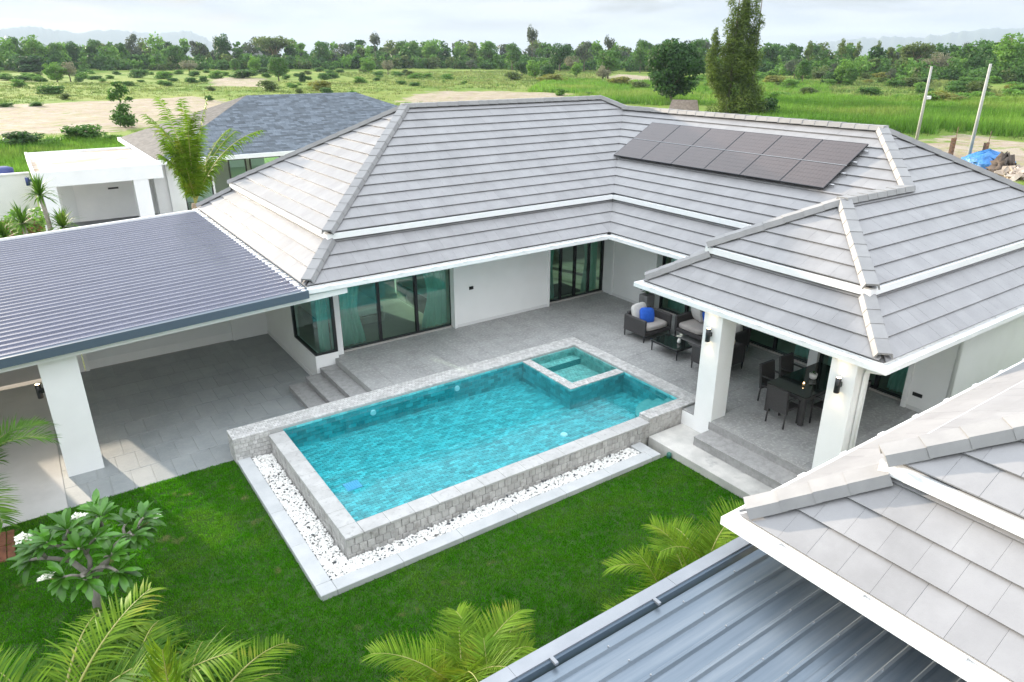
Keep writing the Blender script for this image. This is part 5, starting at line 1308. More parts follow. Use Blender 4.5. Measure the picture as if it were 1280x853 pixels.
shb = empty('shrub', (-0.5, 9.3, -0.6)); tag(shb, 'low leafy shrub filling the ground between the frangipani and the young palms', 'shrub')
s_ = MB(); rgq = random.Random(12)
for k in range(85): sprig(s_, (-0.55 + rgq.gauss(0, 0.42), 9.25 + rgq.gauss(0, 0.42), -0.55 + abs(rgq.gauss(0, 0.32))), 9, 0.24, 0.04, 300 + k, 0.9)
s_.build('foliage', PFROND2, shb)
s_ = MB()
for k in range(9): a = k * 0.7; s_.tube([(-0.5, 9.3, -0.6), (-0.5 + 0.3 * math.cos(a), 9.3 + 0.3 * math.sin(a), -0.1)], [0.015, 0.006], 5)
s_.build('stems', PBARK, shb)
# ================================================================== NEIGHBOUR
nb = empty('neighbour_house', (10, 45, -0.6)); tag(nb, 'neighbouring white house with blue-grey shingle hip roof and flat white canopy', 'house')
def nbox(name, m, *a, **k): return MB().box(*a, **k).build(name, m, nb)
# flat canopy
nbox('canopy_roof', FLATW, 0.60, 5.95, 41.3, 50.3, 2.05, 2.30)
for a in ((0.5, 0.62, 41.1, 50.4, 2.0, 2.46), (0.62, 6.2, 50.28, 50.42, 2.0, 2.42), (0.62, 6.2, 41.1, 41.34, 1.70, 2.42)): nbox('parapet', WHITE2, *a)
for a in ((0.5, 1.35, 41.12, 41.6, -0.6, 1.71), (4.75, 5.45, 41.12, 41.7, -0.6, 1.71)): nbox('canopy_column', WHITE2, *a)
nbox('wall', WHITE2, 0.6, 5.95, 43.6, 43.8, -0.6, 2.06); nbox('wall', WHITE2, 5.95, 6.6, 42.9, 43.6, -0.6, 2.3); nbox('canopy_floor', DGREY, 0.6, 6.6, 41.0, 43.6, -0.62, -0.585)
nbox('side_door', mat('grey_door', (0.62, 0.64, 0.65), rough=0.5), 1.55, 2.15, 43.57, 43.6, -0.58, 1.5); nbox('vent', BLACK, 3.75, 4.25, 43.56, 43.6, 0.98, 1.07)
nbox('wall', WHITE2, 6.6, 7.35, 42.7, 42.9, -0.6, 2.4); nbox('wall', WHITE2, 12.9, 27, 42.8, 43.0, -0.6, 2.4); nbox('wall', WHITE2, 6.9, 7.1, 42.9, 55, -0.6, 2.4)
nbox('wall', WHITE2, 7.35, 12.9, 46.2, 46.4, -0.6, 2.4)
for (a0, a1) in ((7.35, 8.9), (9.9, 10.9), (11.1, 12.9)):
    f = MB(); f.box(a0, a0 + 0.07, 42.75, 42.85, -0.55, 2.2); f.box(a1 - 0.07, a1, 42.75, 42.85, -0.55, 2.2); f.box(a0 + 0.07, a1 - 0.07, 42.76, 42.84, -0.55, -0.47); f.box(a0 + 0.07, a1 - 0.07, 42.76, 42.84, 2.1, 2.2)
    fo = f.build('window', BLACK, nb); MB().add([(a0 + 0.05, 42.8, -0.5), (a1 - 0.05, 42.8, -0.5), (a1 - 0.05, 42.8, 2.15), (a0 + 0.05, 42.8, 2.15)], [(0, 1, 2, 3)]).build('pane', GLASS, fo)
nbox('wall', WHITE2, 8.9, 9.0, 42.75, 42.95, -0.6, 2.4)
# shingle roof
nbx0, nbx1, nby0, nby1, nbz, nbr = 6.1, 27.5, 42.0, 56.0, 2.42, 5.25
hh = (nby1 - nby0) / 2
def nface(P0, u, w, poly):
    return Face(P0, u, w, [poly], 0.0, nbz, (nbr - nbz) / hh)
nfs = [nface((nbx0, nby0), (1, 0), (0, 1), [(nbx0, nby0), (nbx1, nby0), (nbx1 - hh, nby0 + hh), (nbx0 + hh, nby0 + hh)]), nface((nbx0, nby1), (0, -1), (1, 0), [(nbx0, nby1), (nbx0, nby0), (nbx0 + hh, nby0 + hh)]),
       nface((nbx1, nby0), (0, 1), (-1, 0), [(nbx1, nby0), (nbx1, nby1), (nbx1 - hh, nby0 + hh)]), nface((nbx1, nby1), (-1, 0), (0, -1), [(nbx1, nby1), (nbx0, nby1), (nbx0 + hh, nby0 + hh), (nbx1 - hh, nby0 + hh)])]
nro = underlay(nfs, []).build('roof', SHING2, nb)
shm = MB(); shm2 = MB(); rgs = random.Random(9)
for fi, f in enumerate(nfs[:2]):
    q = f.polys[0]; vmax = max(p[1] for p in q); umax = max(p[0] for p in q); v0 = 0.0; r = 0; tgt = shm if fi == 0 else shm2
    while v0 < vmax:
        u0 = -0.3 * (r % 2) - rgs.uniform(0, 0.1)
        while u0 < umax:
            w = rgs.choice((0.28, 0.36, 0.5))
            c = clip_poly([(u0, v0 - 0.01), (u0 + w - 0.012, v0 - 0.01), (u0 + w - 0.012, v0 + 0.20), (u0, v0 + 0.20)], q)
            if len(c) >= 3: tgt.add([f.pt(a, b_, 0.028 - 0.08 * (b_ - v0)) for a, b_ in c], [tuple(range(len(c)))])
            u0 += w
        v0 += 0.185; r += 1
SHINGG = mat('grey_shingle', (0.07, 0.069, 0.07), (0.095, 0.093, 0.093), 3, 0.9, island=0.25)
tag(shm.build('shingles', SHING, nro), kind='stuff'); tag(shm2.build('grey_shingles', SHINGG, nro), kind='stuff')
fb = MB(); sweep(fb, [(nbx0, nby1), (nbx0, nby0), (nbx1, nby0), (nbx1, nby1)], [(-0.08, 2.48), (-0.08, 2.25), (0.04, 2.25), (0.04, 2.48)]); fb.build('fascia', WHITE2, nb)
MB().add([(nbx0 + 0.05, nby0 + 0.05, 2.3), (nbx1, nby0 + 0.05, 2.3), (nbx1, nby1, 2.3), (nbx0 + 0.05, nby1, 2.3)], [(3, 2, 1, 0)]).build('soffit', WHITE2, nb)
# boundary wall with blue pipe pieces, hedge and small palms
bw = empty('boundary_wall', (-4, 48, -0.6)); tag(bw, 'low white boundary wall beside the flat white canopy', 'wall')
MB().box(-14, 0.48, 47.4, 47.6, -0.8, 1.62).build('panel', WHITE2, bw); MB().box(-14, 0.47, 47.36, 47.64, 1.62, 1.70).build('cap', WHITE2, bw)
bp_ = empty('blue_pipe', (0.2, 47, 1.0)); tag(bp_, 'short blue pipe stub fixed at the canopy corner', 'pipe')
MB().tube([(0.28, 45.2, 1.30), (0.28, 45.2, 1.72)], 0.10, 10).build('body', mat('navy_pvc', (0.02, 0.035, 0.16), rough=0.4), bp_); MB().tube([(0.28, 45.2, 1.55), (0.50, 45.2, 1.55)], 0.07, 10).build('branch', MATS['navy_pvc'], bp_)
tk = empty('water_tank_lid', (-0.8, 49, 1.7)); tag(tk, 'dark blue tank lid showing above the white boundary wall', 'tank')
MB().tube([(-0.75, 49.5, 0.6), (-0.75, 49.5, 1.75), (-0.75, 49.5, 1.85)], [0.55, 0.55, 0.3], 18).build('body', MATS['navy_pvc'], tk)
def spiky(loc, h, n, label, seed, L=0.95):
    o = empty('spiky_palm', loc); tag(o, label, 'plant', 'spiky plants behind the carport roof'); rg = random.Random(seed)
    MB().tube([loc, (loc[0] + 0.05, loc[1], loc[2] + h * 0.6), (loc[0], loc[1], loc[2] + h)], [0.12, 0.09, 0.08], 8).build('trunk', PBARK, o)
    mb = MB(); top = Vector((loc[0], loc[1], loc[2] + h))
    for k in range(n):
        a = rg.uniform(0, 6.28); e = R(rg.uniform(-25, 85)); d = Vector((math.cos(a) * math.cos(e), math.sin(a) * math.cos(e), math.sin(e))); s = Vector((-math.sin(a), math.cos(a), 0)); l_ = L * rg.uniform(0.7, 1.1)
        p0 = top; p1 = top + d * l_ * 0.55; p2 = p1 + (d + Vector((0, 0, -0.5))).normalized() * l_ * 0.45
        mb.add([p0 - s * 0.02, p0 + s * 0.02, p1 + s * 0.032, p1 - s * 0.032, p2], [(0, 1, 2, 3), (3, 2, 4)])
    mb.build('leaves', PFROND2, o)
spiky((0.53, 35.0, -0.65), 2.95, 110, 'tallest spiky-leaved plant with pale trunk beside the canopy pillar', 1)
spiky((-0.33, 35.2, -0.65), 1.85, 100, 'bushy spiky plant leaning by the low red hedge', 2)
spiky((1.05, 34.8, -0.65), 1.6, 110, 'short spiky plant in front of the dark canopy floor', 3)
spiky((-1.05, 34.6, -0.65), 1.45, 90, 'low spiky plant at the driveway edge', 4)

# ================================================================== TREES AND FIELD
def leaf_cloud(blobs, n, size, seed, shell=0.55, flat=0.35, aspect=0.55):
    """n leaf-clump quads spread through ellipsoid blobs [(c, r)], denser near their surface"""
    rg = np.random.default_rng(seed); C_ = np.array([b[0] for b in blobs], float); R_ = np.array([b[1] for b in blobs], float)
    wts = R_.prod(1) ** (2 / 3); k = rg.choice(len(blobs), n, p=wts / wts.sum())
    d = rg.normal(size=(n, 3)); d /= np.linalg.norm(d, axis=1)[:, None]
    rad = shell + (1 - shell) * rg.random(n) ** 0.6; rad *= 1 + 0.10 * rg.normal(size=n)
    p = C_[k] + d * R_[k] * rad[:, None]
    nrm = d + rg.normal(0, 0.7, (n, 3)) + np.array([0, 0, flat]); nrm /= np.linalg.norm(nrm, axis=1)[:, None]
    a = np.cross(nrm, rg.normal(size=(n, 3))); a /= np.linalg.norm(a, axis=1)[:, None]; b = np.cross(nrm, a)
    s = size * rg.uniform(0.6, 1.4, n)[:, None]
    a = a * s; b = b * s * aspect
    v = np.stack([p - a * 0.9, p - b + a * 0.1, p + a, p + b + a * 0.1], 1).reshape(-1, 3)
    return v, np.arange(n * 4).reshape(-1, 4)
def rand_blobs(n, rx, ry, h0, h1, rmin, rmax, seed, cone=0.0):
    rg = np.random.default_rng(seed); out = []
    for k in range(n):
        s = rg.random(); z = h0 + (h1 - h0) * s; w = (1 - cone * s) * math.sqrt(max(0.05, 1 - (2 * s - 1) ** 2 * (0.75 if cone == 0 else 0.25)))
        a = rg.uniform(0, 6.283); q = rg.random() ** 0.5 * 0.75
        r = rg.uniform(rmin, rmax) * (1 - 0.5 * cone * s)
        out.append(((rx * w * q * math.cos(a), ry * w * q * math.sin(a), z), (r, r, r * rg.uniform(0.6, 0.85))))
    return out
TREE_PROTO = {}
def proto(key, blobs, n, size, m, trunk, seed, bark=BARK, **kw):
    v, f = leaf_cloud(blobs, n, size, seed, **kw)
    mb = MB()
    for pts, rad in trunk: mb.tube(pts, rad, 7)
    TREE_PROTO[key] = (mesh_np('crown', v, f, m), mb.mesh('trunk', bark))
def limbs(blobs, h0, r, k=6):
    out = [([(0, 0, -0.05), (0.02, 0.0, h0 * 0.5), (0, 0, h0)], [r, r * 0.8, r * 0.6])]
    for b in blobs[:k]: out.append(([(0, 0, h0 * 0.8), (b[0][0] * 0.5, b[0][1] * 0.5, (h0 + b[0][2]) / 2), b[0]], [r * 0.5, r * 0.35, r * 0.12]))
    return out
# all prototypes are one unit high and about one unit wide, scaled where they stand
bl = rand_blobs(22, 0.42, 0.42, 0.30, 0.86, 0.12, 0.20, 1); proto('round_dark', bl, 2600, 0.030, LF['dark'], limbs(bl, 0.3, 0.03), 1)
bl = rand_blobs(22, 0.42, 0.42, 0.24, 0.86, 0.12, 0.20, 2); proto('round_mid', bl, 2400, 0.032, LF['mid'], limbs(bl, 0.26, 0.03), 2)
bl = rand_blobs(22, 0.42, 0.42, 0.20, 0.88, 0.11, 0.19, 3); proto('round_light', bl, 2400, 0.032, LF['light'], limbs(bl, 0.22, 0.03), 3)
bl = rand_blobs(18, 0.42, 0.42, 0.35, 0.86, 0.10, 0.17, 4); proto('open_grey', bl, 1500, 0.030, LF['grey'], limbs(bl, 0.4, 0.025, 9), 4)
bl = rand_blobs(20, 0.55, 0.55, 0.58, 0.88, 0.12, 0.20, 5); proto('umbrella', bl, 2200, 0.032, LF['olive'], limbs(bl, 0.45, 0.03, 10), 5, BARKP)
bl = rand_blobs(26, 0.36, 0.36, 0.10, 0.92, 0.08, 0.15, 6, cone=0.75); proto('conifer', bl, 2600, 0.030, LF['casu'], limbs(bl, 0.3, 0.022), 6, aspect=0.25)
bl = rand_blobs(14, 0.35, 0.35, 0.72, 0.95, 0.10, 0.18, 7); proto('tall_sparse', bl, 700, 0.035, LF['grey'], limbs(bl, 0.7, 0.014, 8), 7)
bl = rand_blobs(16, 0.44, 0.44, 0.35, 0.80, 0.14, 0.22, 8); proto('pale', bl, 1700, 0.028, LF['pale'], limbs(bl, 0.3, 0.03), 8)
bl = rand_blobs(18, 0.40, 0.40, 0.12, 0.72, 0.16, 0.28, 9); proto('bush_mid', bl, 1500, 0.050, LF['mid'], limbs(bl, 0.15, 0.02, 4), 9)
bl = rand_blobs(18, 0.40, 0.40, 0.12, 0.72, 0.16, 0.28, 10); proto('bush_light', bl, 1500, 0.050, LF['light'], limbs(bl, 0.15, 0.02, 4), 10)
bl = rand_blobs(18, 0.40, 0.40, 0.12, 0.74, 0.18, 0.28, 11); proto('bush_dark', bl, 1900, 0.045, LF['dark'], limbs(bl, 0.15, 0.02, 4), 11)
bl = rand_blobs(16, 0.40, 0.40, 0.12, 0.74, 0.16, 0.26, 12); proto('bush_yellow', bl, 1300, 0.05, LF['yellow'], limbs(bl, 0.15, 0.02, 4), 12)
bl = rand_blobs(16, 0.40, 0.40, 0.12, 0.74, 0.16, 0.26, 13); proto('bush_olive', bl, 1300, 0.05, LF['olive'], limbs(bl, 0.15, 0.02, 4), 13)
def plant(kind, x, y, h, w, label, cat, group, name='tree', rz=None, z=None):
    o = empty(name, (x, y, gz(x, y) - 0.05 if z is None else z), random.uniform(0, 6.28) if rz is None else rz)
    o.scale = (w, w, h)
    c, tk_ = TREE_PROTO[kind]
    for nm, me in (('trunk', tk_), ('crown', c)):
        q = bpy.data.objects.new(nm, me); COL.objects.link(q); q.parent = o
    return tag(o, label, cat, group)
hd = empty('hedge', (-1.4, 38.3, -0.65)); tag(hd, 'low red and green leafed hedge between the spiky plants and the white wall', 'hedge')
hb = [((-3.6 + 0.42 * k + random.uniform(-0.1, 0.1), 38.3 + random.uniform(-0.3, 0.3), 0.1 + 0.85 * (k % 2) * 0.7), (0.5, 0.5, 0.62)) for k in range(10)]
v_, f_ = leaf_cloud(hb, 1500, 0.11, 88); inst('foliage', mesh_np('foliage', v_, f_, LF['light']), hd)
v_, f_ = leaf_cloud([((b[0][0], b[0][1], b[0][2] + 0.25), b[1]) for b in hb[::2]], 600, 0.10, 89); inst('red_foliage', mesh_np('red_foliage', v_, f_, mat('leaf_red', (0.12, 0.035, 0.02), (0.20, 0.07, 0.03), 2, 0.6, transl=0.3, island=0.3)), hd)
# hero trees in the middle distance, built one by one
def hero(name, label, cat, loc, blobs, n, size, m, trunk, seed, bark=BARK, **kw):
    o = empty(name, loc); tag(o, label, cat)
    v, f = leaf_cloud(blobs, n, size, seed, **kw)
    q = bpy.data.objects.new('crown', mesh_np('crown', v, f, m)); COL.objects.link(q); q.parent = o
    mb = MB()
    for pts, rad in trunk: mb.tube(pts, rad, 8)
    q = bpy.data.objects.new('trunk', mb.mesh('trunk', bark)); COL.objects.link(q); q.parent = o
bl = rand_blobs(44, 5.6, 5.6, 2.4, 9.2, 1.2, 2.0, 31)
hero('round_tree', 'dense dark green round-crowned tree standing beside the thatched hut', 'tree', (96.2, 90.7, -0.25), bl, 12000, 0.26, LF['dark'], limbs(bl, 2.6, 0.28, 10), 31, shell=0.65)
bl = []
rgc = np.random.default_rng(44)
for k in range(90):
    q = (k / 89) ** 1.15; r = 5.3 * (1 - q) ** 0.75 * (0.8 if q > 0.06 else 0.7); a = rgc.uniform(0, 6.28); rr_ = math.sqrt(rgc.random()) * r * 0.8
    bl.append(((0.2 + rr_ * math.cos(a), -0.1 + rr_ * math.sin(a), 0.8 + 14.0 * q), (0.5 + r * 0.22, 0.5 + r * 0.22, 0.8 + r * 0.22)))
for (sx, sy, z0_, hb) in ((-1.1, 0.9, 7.5, 10.5), (1.3, -1.0, 7.0, 10.0), (-2.6, 2.0, 5.0, 6.0)):
    for k in range(16):
        q = k / 15; r = 1.5 * (1 - q) ** 0.7; a = rgc.uniform(0, 6.28)
        bl.append(((sx + 0.4 * r * math.cos(a), sy + 0.4 * r * math.sin(a), z0_ + hb * q), (0.35 + r * 0.5, 0.35 + r * 0.5, 0.7 + r * 0.3)))
hero('casuarina', 'tall feathery casuarina with twin pointed tops behind the solar roof', 'tree', (80.7, 64.7, -0.45), bl, 32000, 0.24, LF['casu'], [([(-0.6, 0.5, 0), (-0.5, 0.5, 8), (-0.5, 0.5, 17)], [0.25, 0.15, 0.03]), ([(1.6, -1.4, 0), (1.5, -1.4, 8), (1.5, -1.4, 16)], [0.22, 0.13, 0.03])], 44, shell=0.3, aspect=0.22, flat=0.8)
bl = [((0, 0, 1.2), (1.25, 1.25, 1.0)), ((0.5, 0.2, 0.9), (1.0, 1, 0.8)), ((-0.6, 0, 1.3), (0.9, 0.9, 0.9)), ((0.2, 0, 2.4), (0.8, 0.8, 0.6)), ((-0.3, 0.2, 3.9), (0.95, 0.95, 0.7)), ((0.5, 0, 4.4), (0.7, 0.7, 0.55)), ((-0.1, 0, 5.0), (0.5, 0.5, 0.4)), ((-0.9, 0, 3.5), (0.5, 0.5, 0.4)), ((0.95, 0, 3.3), (0.5, 0.5, 0.3))]
hero('sapling_tree', 'slender young tree with two leaf clumps standing on the sandy field', 'tree', (11.8, 99.7, -0.5), bl, 1900, 0.17, LF['mid'], [([(0, 0, 0), (0, 0, 2.5), (-0.1, 0, 5)], [0.09, 0.06, 0.02])], 61, shell=0.35)
LINE = [(22, 'round_mid', 17.1, 692.5, 20.8, 13.5), (0, 'round_light', 24.2, 562.2, 19, 19.2), (0, 'round_mid', 42.1, 671.6, 15.8, 15.9), (0, 'round_dark', 53.6, 662, 18.5, 12.2), (0, 'round_mid', 66.9, 650.9, 18.4, 17), (0, 'round_dark', 91.9, 713.3, 18.1, 12.2), (0, 'open_grey', 101.2, 705.3, 25.4, 17.6), (0, 'round_mid', 67.8, 360, 11.2, 9.2), (0, 'open_grey', 129.2, 598.8, 17.6, 18), (0, 'round_dark', 143.5, 586.8, 23.5, 17.9), (0, 'umbrella', 123.7, 398.5, 15.1, 27), (0, 'round_mid', 167.8, 445.8, 14.4, 14.7), (0, 'open_grey', 177.5, 437.9, 13.5, 14.7), (0, 'round_light', 162.9, 374.4, 11.4, 15.3), (0, 'tall_sparse', 193, 425.4, 18.3, 12), (0, 'round_mid', 206.4, 414.5, 14.8, 14.6), (0, 'round_light', 192.9, 354.4, 14.1, 13.6), (0, 'round_light', 197.3, 330.4, 13.1, 10.6), (0, 'round_mid', 199.4, 309.6, 13, 13.3), (0, 'tall_sparse', 200.3, 274.3, 18.1, 7.5), (0, 'round_mid', 193.1, 279.8, 12, 10.8), (0, 'round_dark', 195.5, 248, 12.4, 13.4), (0, 'open_grey', 203.5, 241.8, 12.9, 11.4), (0, 'tall_sparse', 211.3, 235.6, 13.8, 6.7), (0, 'round_mid', 207.1, 212.5, 12.9, 8.1), (0, 'round_mid', 223.6, 198.8, 13.1, 9.3), (0, 'round_dark', 244, 181.1, 11.9, 9.2), (0, 'conifer', 254.5, 171.7, 12.9, 9), (0, 'conifer', 262.8, 164.1, 13.6, 9), (0, 'conifer', 267.2, 159.9, 12.5, 7.5), (0, 'conifer', 272.1, 155.3, 12.7, 8), (0, 'umbrella', 243.8, 126, 10.7, 11.5), (0, 'pale', 236.1, 115.1, 8.8, 10.3), (0, 'round_light', 233.8, 93.5, 13.2, 14.8), (0, 'open_grey', 294.5, 133.5, 11.4, 10), (0, 'round_mid', 249.5, 176.2, 11.3, 7.3), (0, 'round_light', 277.8, 149.8, 10.5, 7.2), (0, 'open_grey', 299.3, 128.7, 10.3, 8.2)]
TL = {'round_mid': 'mid green round-crowned tree in the far tree line', 'round_light': 'fresh light green bushy tree in the far tree line', 'round_dark': 'dark green tree in the far tree line', 'open_grey': 'grey-green open-crowned tree in the far tree line', 'umbrella': 'spreading umbrella-shaped olive tree in the far tree line', 'tall_sparse': 'tall thin tuft-crowned tree in the far line', 'conifer': 'pointed casuarina leaning in the far tree line', 'pale': 'pale dry-leaved round tree beyond the power poles'}
def zone(x, y):
    a = math.degrees(math.atan2(x, y))
    for lim, s in ((9, 'behind the flat white canopy'), (20, 'behind the shingle roof'), (33, 'behind the long roof ridge'), (45, 'beyond the round dark tree'), (54, 'beyond the twin-topped casuarina'), (62, 'beyond the lamp-head power pole')):
        if a < lim: return s
    return 'beyond the tarpaulin power pole'
for _, kd, x, y, h, w in LINE:
    d = math.hypot(x, y)
    if d > 400:                                     # keep the wood within four hundred metres, same apparent height
        s = 400 / d; ztop = gz(x, y) + h; x, y, w = x * s, y * s, w * s; h = 7.6 + (ztop - 7.6) * s - gz(x, y)
    plant(kd, x, y, h, w, TL[kd] + ', ' + zone(x, y), 'tree', 'trees in the far tree line', 'tree')
plant('round_mid', 160.6, 179.0, 9.1, 11.7, 'bushy mid green tree standing alone in front of the far tree line', 'tree', None, 'tree')
rgm = random.Random(91); cnt = 0
while cnt < 26:
    az = R(rgm.uniform(-2, 71)); d = rgm.uniform(0.62, 0.93) * (372 - 150 * max(0, (math.degrees(az) - 30) / 45)); x, y = d * math.sin(az), d * math.cos(az)
    if float(soil_amount(np.array([x]), np.array([y]))[0]) > 0.4: continue
    kd = rgm.choice(['round_mid', 'round_light', 'round_light', 'open_grey', 'round_dark', 'pale']); h = rgm.uniform(3.5, 7.5); cnt += 1
    c = {'round_mid': 'mid green', 'round_light': 'light green', 'open_grey': 'grey-green', 'round_dark': 'dark green', 'pale': 'pale dry-leaved'}[kd]
    plant(kd, x, y, h, h * rgm.uniform(0.8, 1.5), '%s %s tree in the scrub before the wood, %s' % ('small' if h < 5.2 else 'medium-sized', c, zone(x, y)), 'tree', 'scattered trees in the scrub', 'tree')
BUSH = [(0.9, 83.7, 1.9, 4.6, 'bush_dark'), (6.2, 86.3, 2.2, 4.4, 'bush_mid'), (3.4, 82, 1.3, 3.0, 'bush_light'), (8.5, 84.5, 1.0, 2.4, 'bush_light'), (6.3, 252, 2.3, 5.9, 'bush_mid'), (19.8, 244.4, 1.9, 3.2, 'bush_mid'), (16.8, 288.6, 2.2, 5.8, 'bush_olive'), (25.5, 260.8, 1.6, 4.9, 'bush_mid'), (38.8, 268.2, 3.4, 7.8, 'bush_mid'), (44.1, 257.4, 2.8, 6.1, 'bush_light'), (27.6, 212.3, 1.6, 4.1, 'bush_mid'), (10.2, 161.3, 1.3, 2.7, 'bush_olive'), (4.6, 143.7, 1, 2.9, 'bush_mid'), (0.6, 144.2, 1, 2.6, 'bush_mid'), (36.1, 207.2, 1.4, 2.9, 'bush_mid'), (49.3, 226.9, 2.2, 3.2, 'bush_mid'), (57.9, 249.2, 3.1, 5.6, 'bush_light'), (67.1, 251.4, 3.4, 11.5, 'bush_mid'), (72.9, 212.2, 3.2, 2.8, 'bush_dark'), (60.6, 165.1, 2.7, 6.6, 'bush_yellow'), (32, 145.1, 1.2, 2.1, 'bush_mid'), (129.2, 187.2, 2.9, 7.3, 'bush_olive'), (129.1, 167.2, 2.9, 9, 'bush_yellow'), (94.7, 119.9, 1.9, 3, 'bush_light'), (96, 112.6, 1.4, 1.9, 'bush_mid'), (152, 106.8, 2.8, 5.6, 'bush_light'), (185, 116.6, 3.4, 5.6, 'bush_dark'), (201.4, 122.6, 2.6, 5.5, 'bush_light'), (134.4, 89.6, 1.9, 4.8, 'bush_olive'), (143.6, 82.2, 2.2, 5.5, 'bush_mid'), (177.6, 95.1, 2.2, 5.8, 'bush_mid'), (168.5, 84.4, 2.3, 4.4, 'bush_light'), (164.8, 75.4, 2.1, 4.7, 'bush_mid'), (135.3, 55.2, 1.9, 5.8, 'bush_light'), (84.4, 62, 3.3, 3.9, 'bush_dark'), (106.6, 78, 2.8, 3.4, 'bush_light'), (130.2, 100, 2.2, 3.7, 'bush_mid'), (116.3, 203.7, 2.3, 5.5, 'bush_light'), (114.1, 221, 2, 6.8, 'bush_light'), (84.7, 198.3, 2.2, 4.5, 'bush_light'), (87.1, 296.8, 2.9, 12.5, 'bush_mid'), (12.6, 362, 7.2, 17.2, 'bush_dark'), (63.7, 390, 7.1, 15.3, 'bush_light')]
BL = {'bush_mid': 'rounded mid green bush in the open field', 'bush_light': 'fresh light green bush in the open field', 'bush_dark': 'dense dark green bush in the open field', 'bush_olive': 'olive green scrubby bush in the open field', 'bush_yellow': 'yellowish reedy bush in the open field'}
def blabel(kd, x, y, h):
    d = math.hypot(x, y); where = 'close to' if d < 140 else ('midway across the field' if d < 215 else 'near the far wood')
    size = 'low' if h < 1.7 else ('medium' if h < 2.6 else 'tall')
    c = {'bush_mid': 'mid green', 'bush_light': 'light green', 'bush_dark': 'dark green', 'bush_olive': 'olive', 'bush_yellow': 'yellowish'}[kd]
    return '%s %s bush %s, %s' % (size, c, 'on the nearer field' if d < 140 else where, zone(x, y))
for j, (x, y, h, w, kd) in enumerate(BUSH):
    lab = blabel(kd, x, y, h)
    if j == 0: lab = 'dark green bush closest to the flat white canopy roof, on the grass'
    if j == 1: lab = 'mid green bush beyond the back edge of the flat white canopy'
    if j == 34: lab = 'dark bush tucked against the foot of the twin-topped casuarina'
    plant(kd, x, y, h, w, lab, 'bush', None if j in (0, 1, 34) else 'bushes in the open field', 'bush')
rgb_ = random.Random(70)
RIGHTF = [(95, 88), (112, 55), (150, 48), (285, 125), (255, 165), (190, 175), (120, 140)]
cnt = 0
while cnt < 105:
    x, y = rgb_.uniform(90, 290), rgb_.uniform(45, 180)
    if float(pdist(np.array([x]), np.array([y]), RIGHTF)[0]) > 0 or float(soil_amount(np.array([x]), np.array([y]))[0]) > 0.4: continue
    kd = rgb_.choice(['bush_mid', 'bush_light', 'bush_light', 'bush_light', 'bush_olive', 'bush_yellow', 'bush_mid']); h = rgb_.uniform(1.2, 3.0); cnt += 1
    plant(kd, x, y, h, h * rgb_.uniform(1.5, 2.8), blabel(kd, x, y, h), 'bush', 'bushes in the open field', 'bush')
cnt = 0
while cnt < 75:
    x, y = rgb_.uniform(-5, 130), rgb_.uniform(120, 330)
    if x > y * 0.62 or float(soil_amount(np.array([x]), np.array([y]))[0]) > 0.3: continue
    kd = rgb_.choice(['bush_mid', 'bush_light', 'bush_light', 'bush_olive', 'bush_mid']); h = rgb_.uniform(0.9, 2.6); cnt += 1
    plant(kd, x, y, h, h * rgb_.uniform(1.6, 3.0), blabel(kd, x, y, h), 'bush', 'bushes in the open field', 'bush')
# the wood behind, too deep to count
def wood():
    V, F, o_ = {}, {}, {}
    rgw = np.random.default_rng(77)
    for key in ('dark', 'mid', 'light', 'grey', 'olive'): V[key] = []; F[key] = []; o_[key] = 0
    for k in range(520):
        az = R(rgw.uniform(-6, 75)); fx = (az - 0) / R(75)
        dmin = 385 - 150 * max(0, (math.degrees(az) - 30) / 45)
        d = dmin + rgw.uniform(0, 90) * (0.6 + rgw.random()); x, y = d * math.sin(az), d * math.cos(az)
        h = (6.0 + rgw.random() ** 1.8 * 8.5) * (d / 400) ** 0.7; w = h * rgw.uniform(0.55, 1.0)
        key = rgw.choice(['dark', 'mid', 'light', 'grey', 'olive'], p=[0.18, 0.34, 0.22, 0.12, 0.14])
        bl = rand_blobs(10, w * 0.45, w * 0.45, h * 0.12, h * 0.86, w * 0.19, w * 0.32, 100 + k, cone=rgw.choice([0, 0, 0.6]))
        v, f = leaf_cloud(bl, 560, 0.80 * d / 400, k); v = v + np.array([x, y, gz(x, y)])
        F[key].append(f + o_[key]); V[key].append(v); o_[key] += len(v)
    # undergrowth hedge along the front of the wood
    for k in range(460):
        az = R(rgw.uniform(-6, 75)); dmin = 372 - 150 * max(0, (math.degrees(az) - 30) / 45); d = dmin + rgw.uniform(-10, 22); x, y = d * math.sin(az), d * math.cos(az)
        h = rgw.uniform(3.0, 7.5); w = rgw.uniform(5, 11); key = rgw.choice(['mid', 'light', 'dark', 'olive'], p=[0.4, 0.3, 0.15, 0.15])
        v, f = leaf_cloud(rand_blobs(7, w * 0.45, w * 0.45, h * 0.1, h * 0.8, w * 0.15, w * 0.25, 700 + k), 240, 0.70 * d / 400, 999 + k); v = v + np.array([x, y, gz(x, y)])
        F[key].append(f + o_[key]); V[key].append(v); o_[key] += len(v)
    W = {'dark': 'dark green', 'mid': 'mid green', 'light': 'light green', 'grey': 'grey-green', 'olive': 'olive'}
    for key in V:
        tag(inst('distant_wood', mesh_np('distant_wood', np.concatenate(V[key]), np.concatenate(F[key]), LF[key])), 'mass of %s trees and scrub making up the far wood' % W[key], 'wood', kind='stuff')
wood()
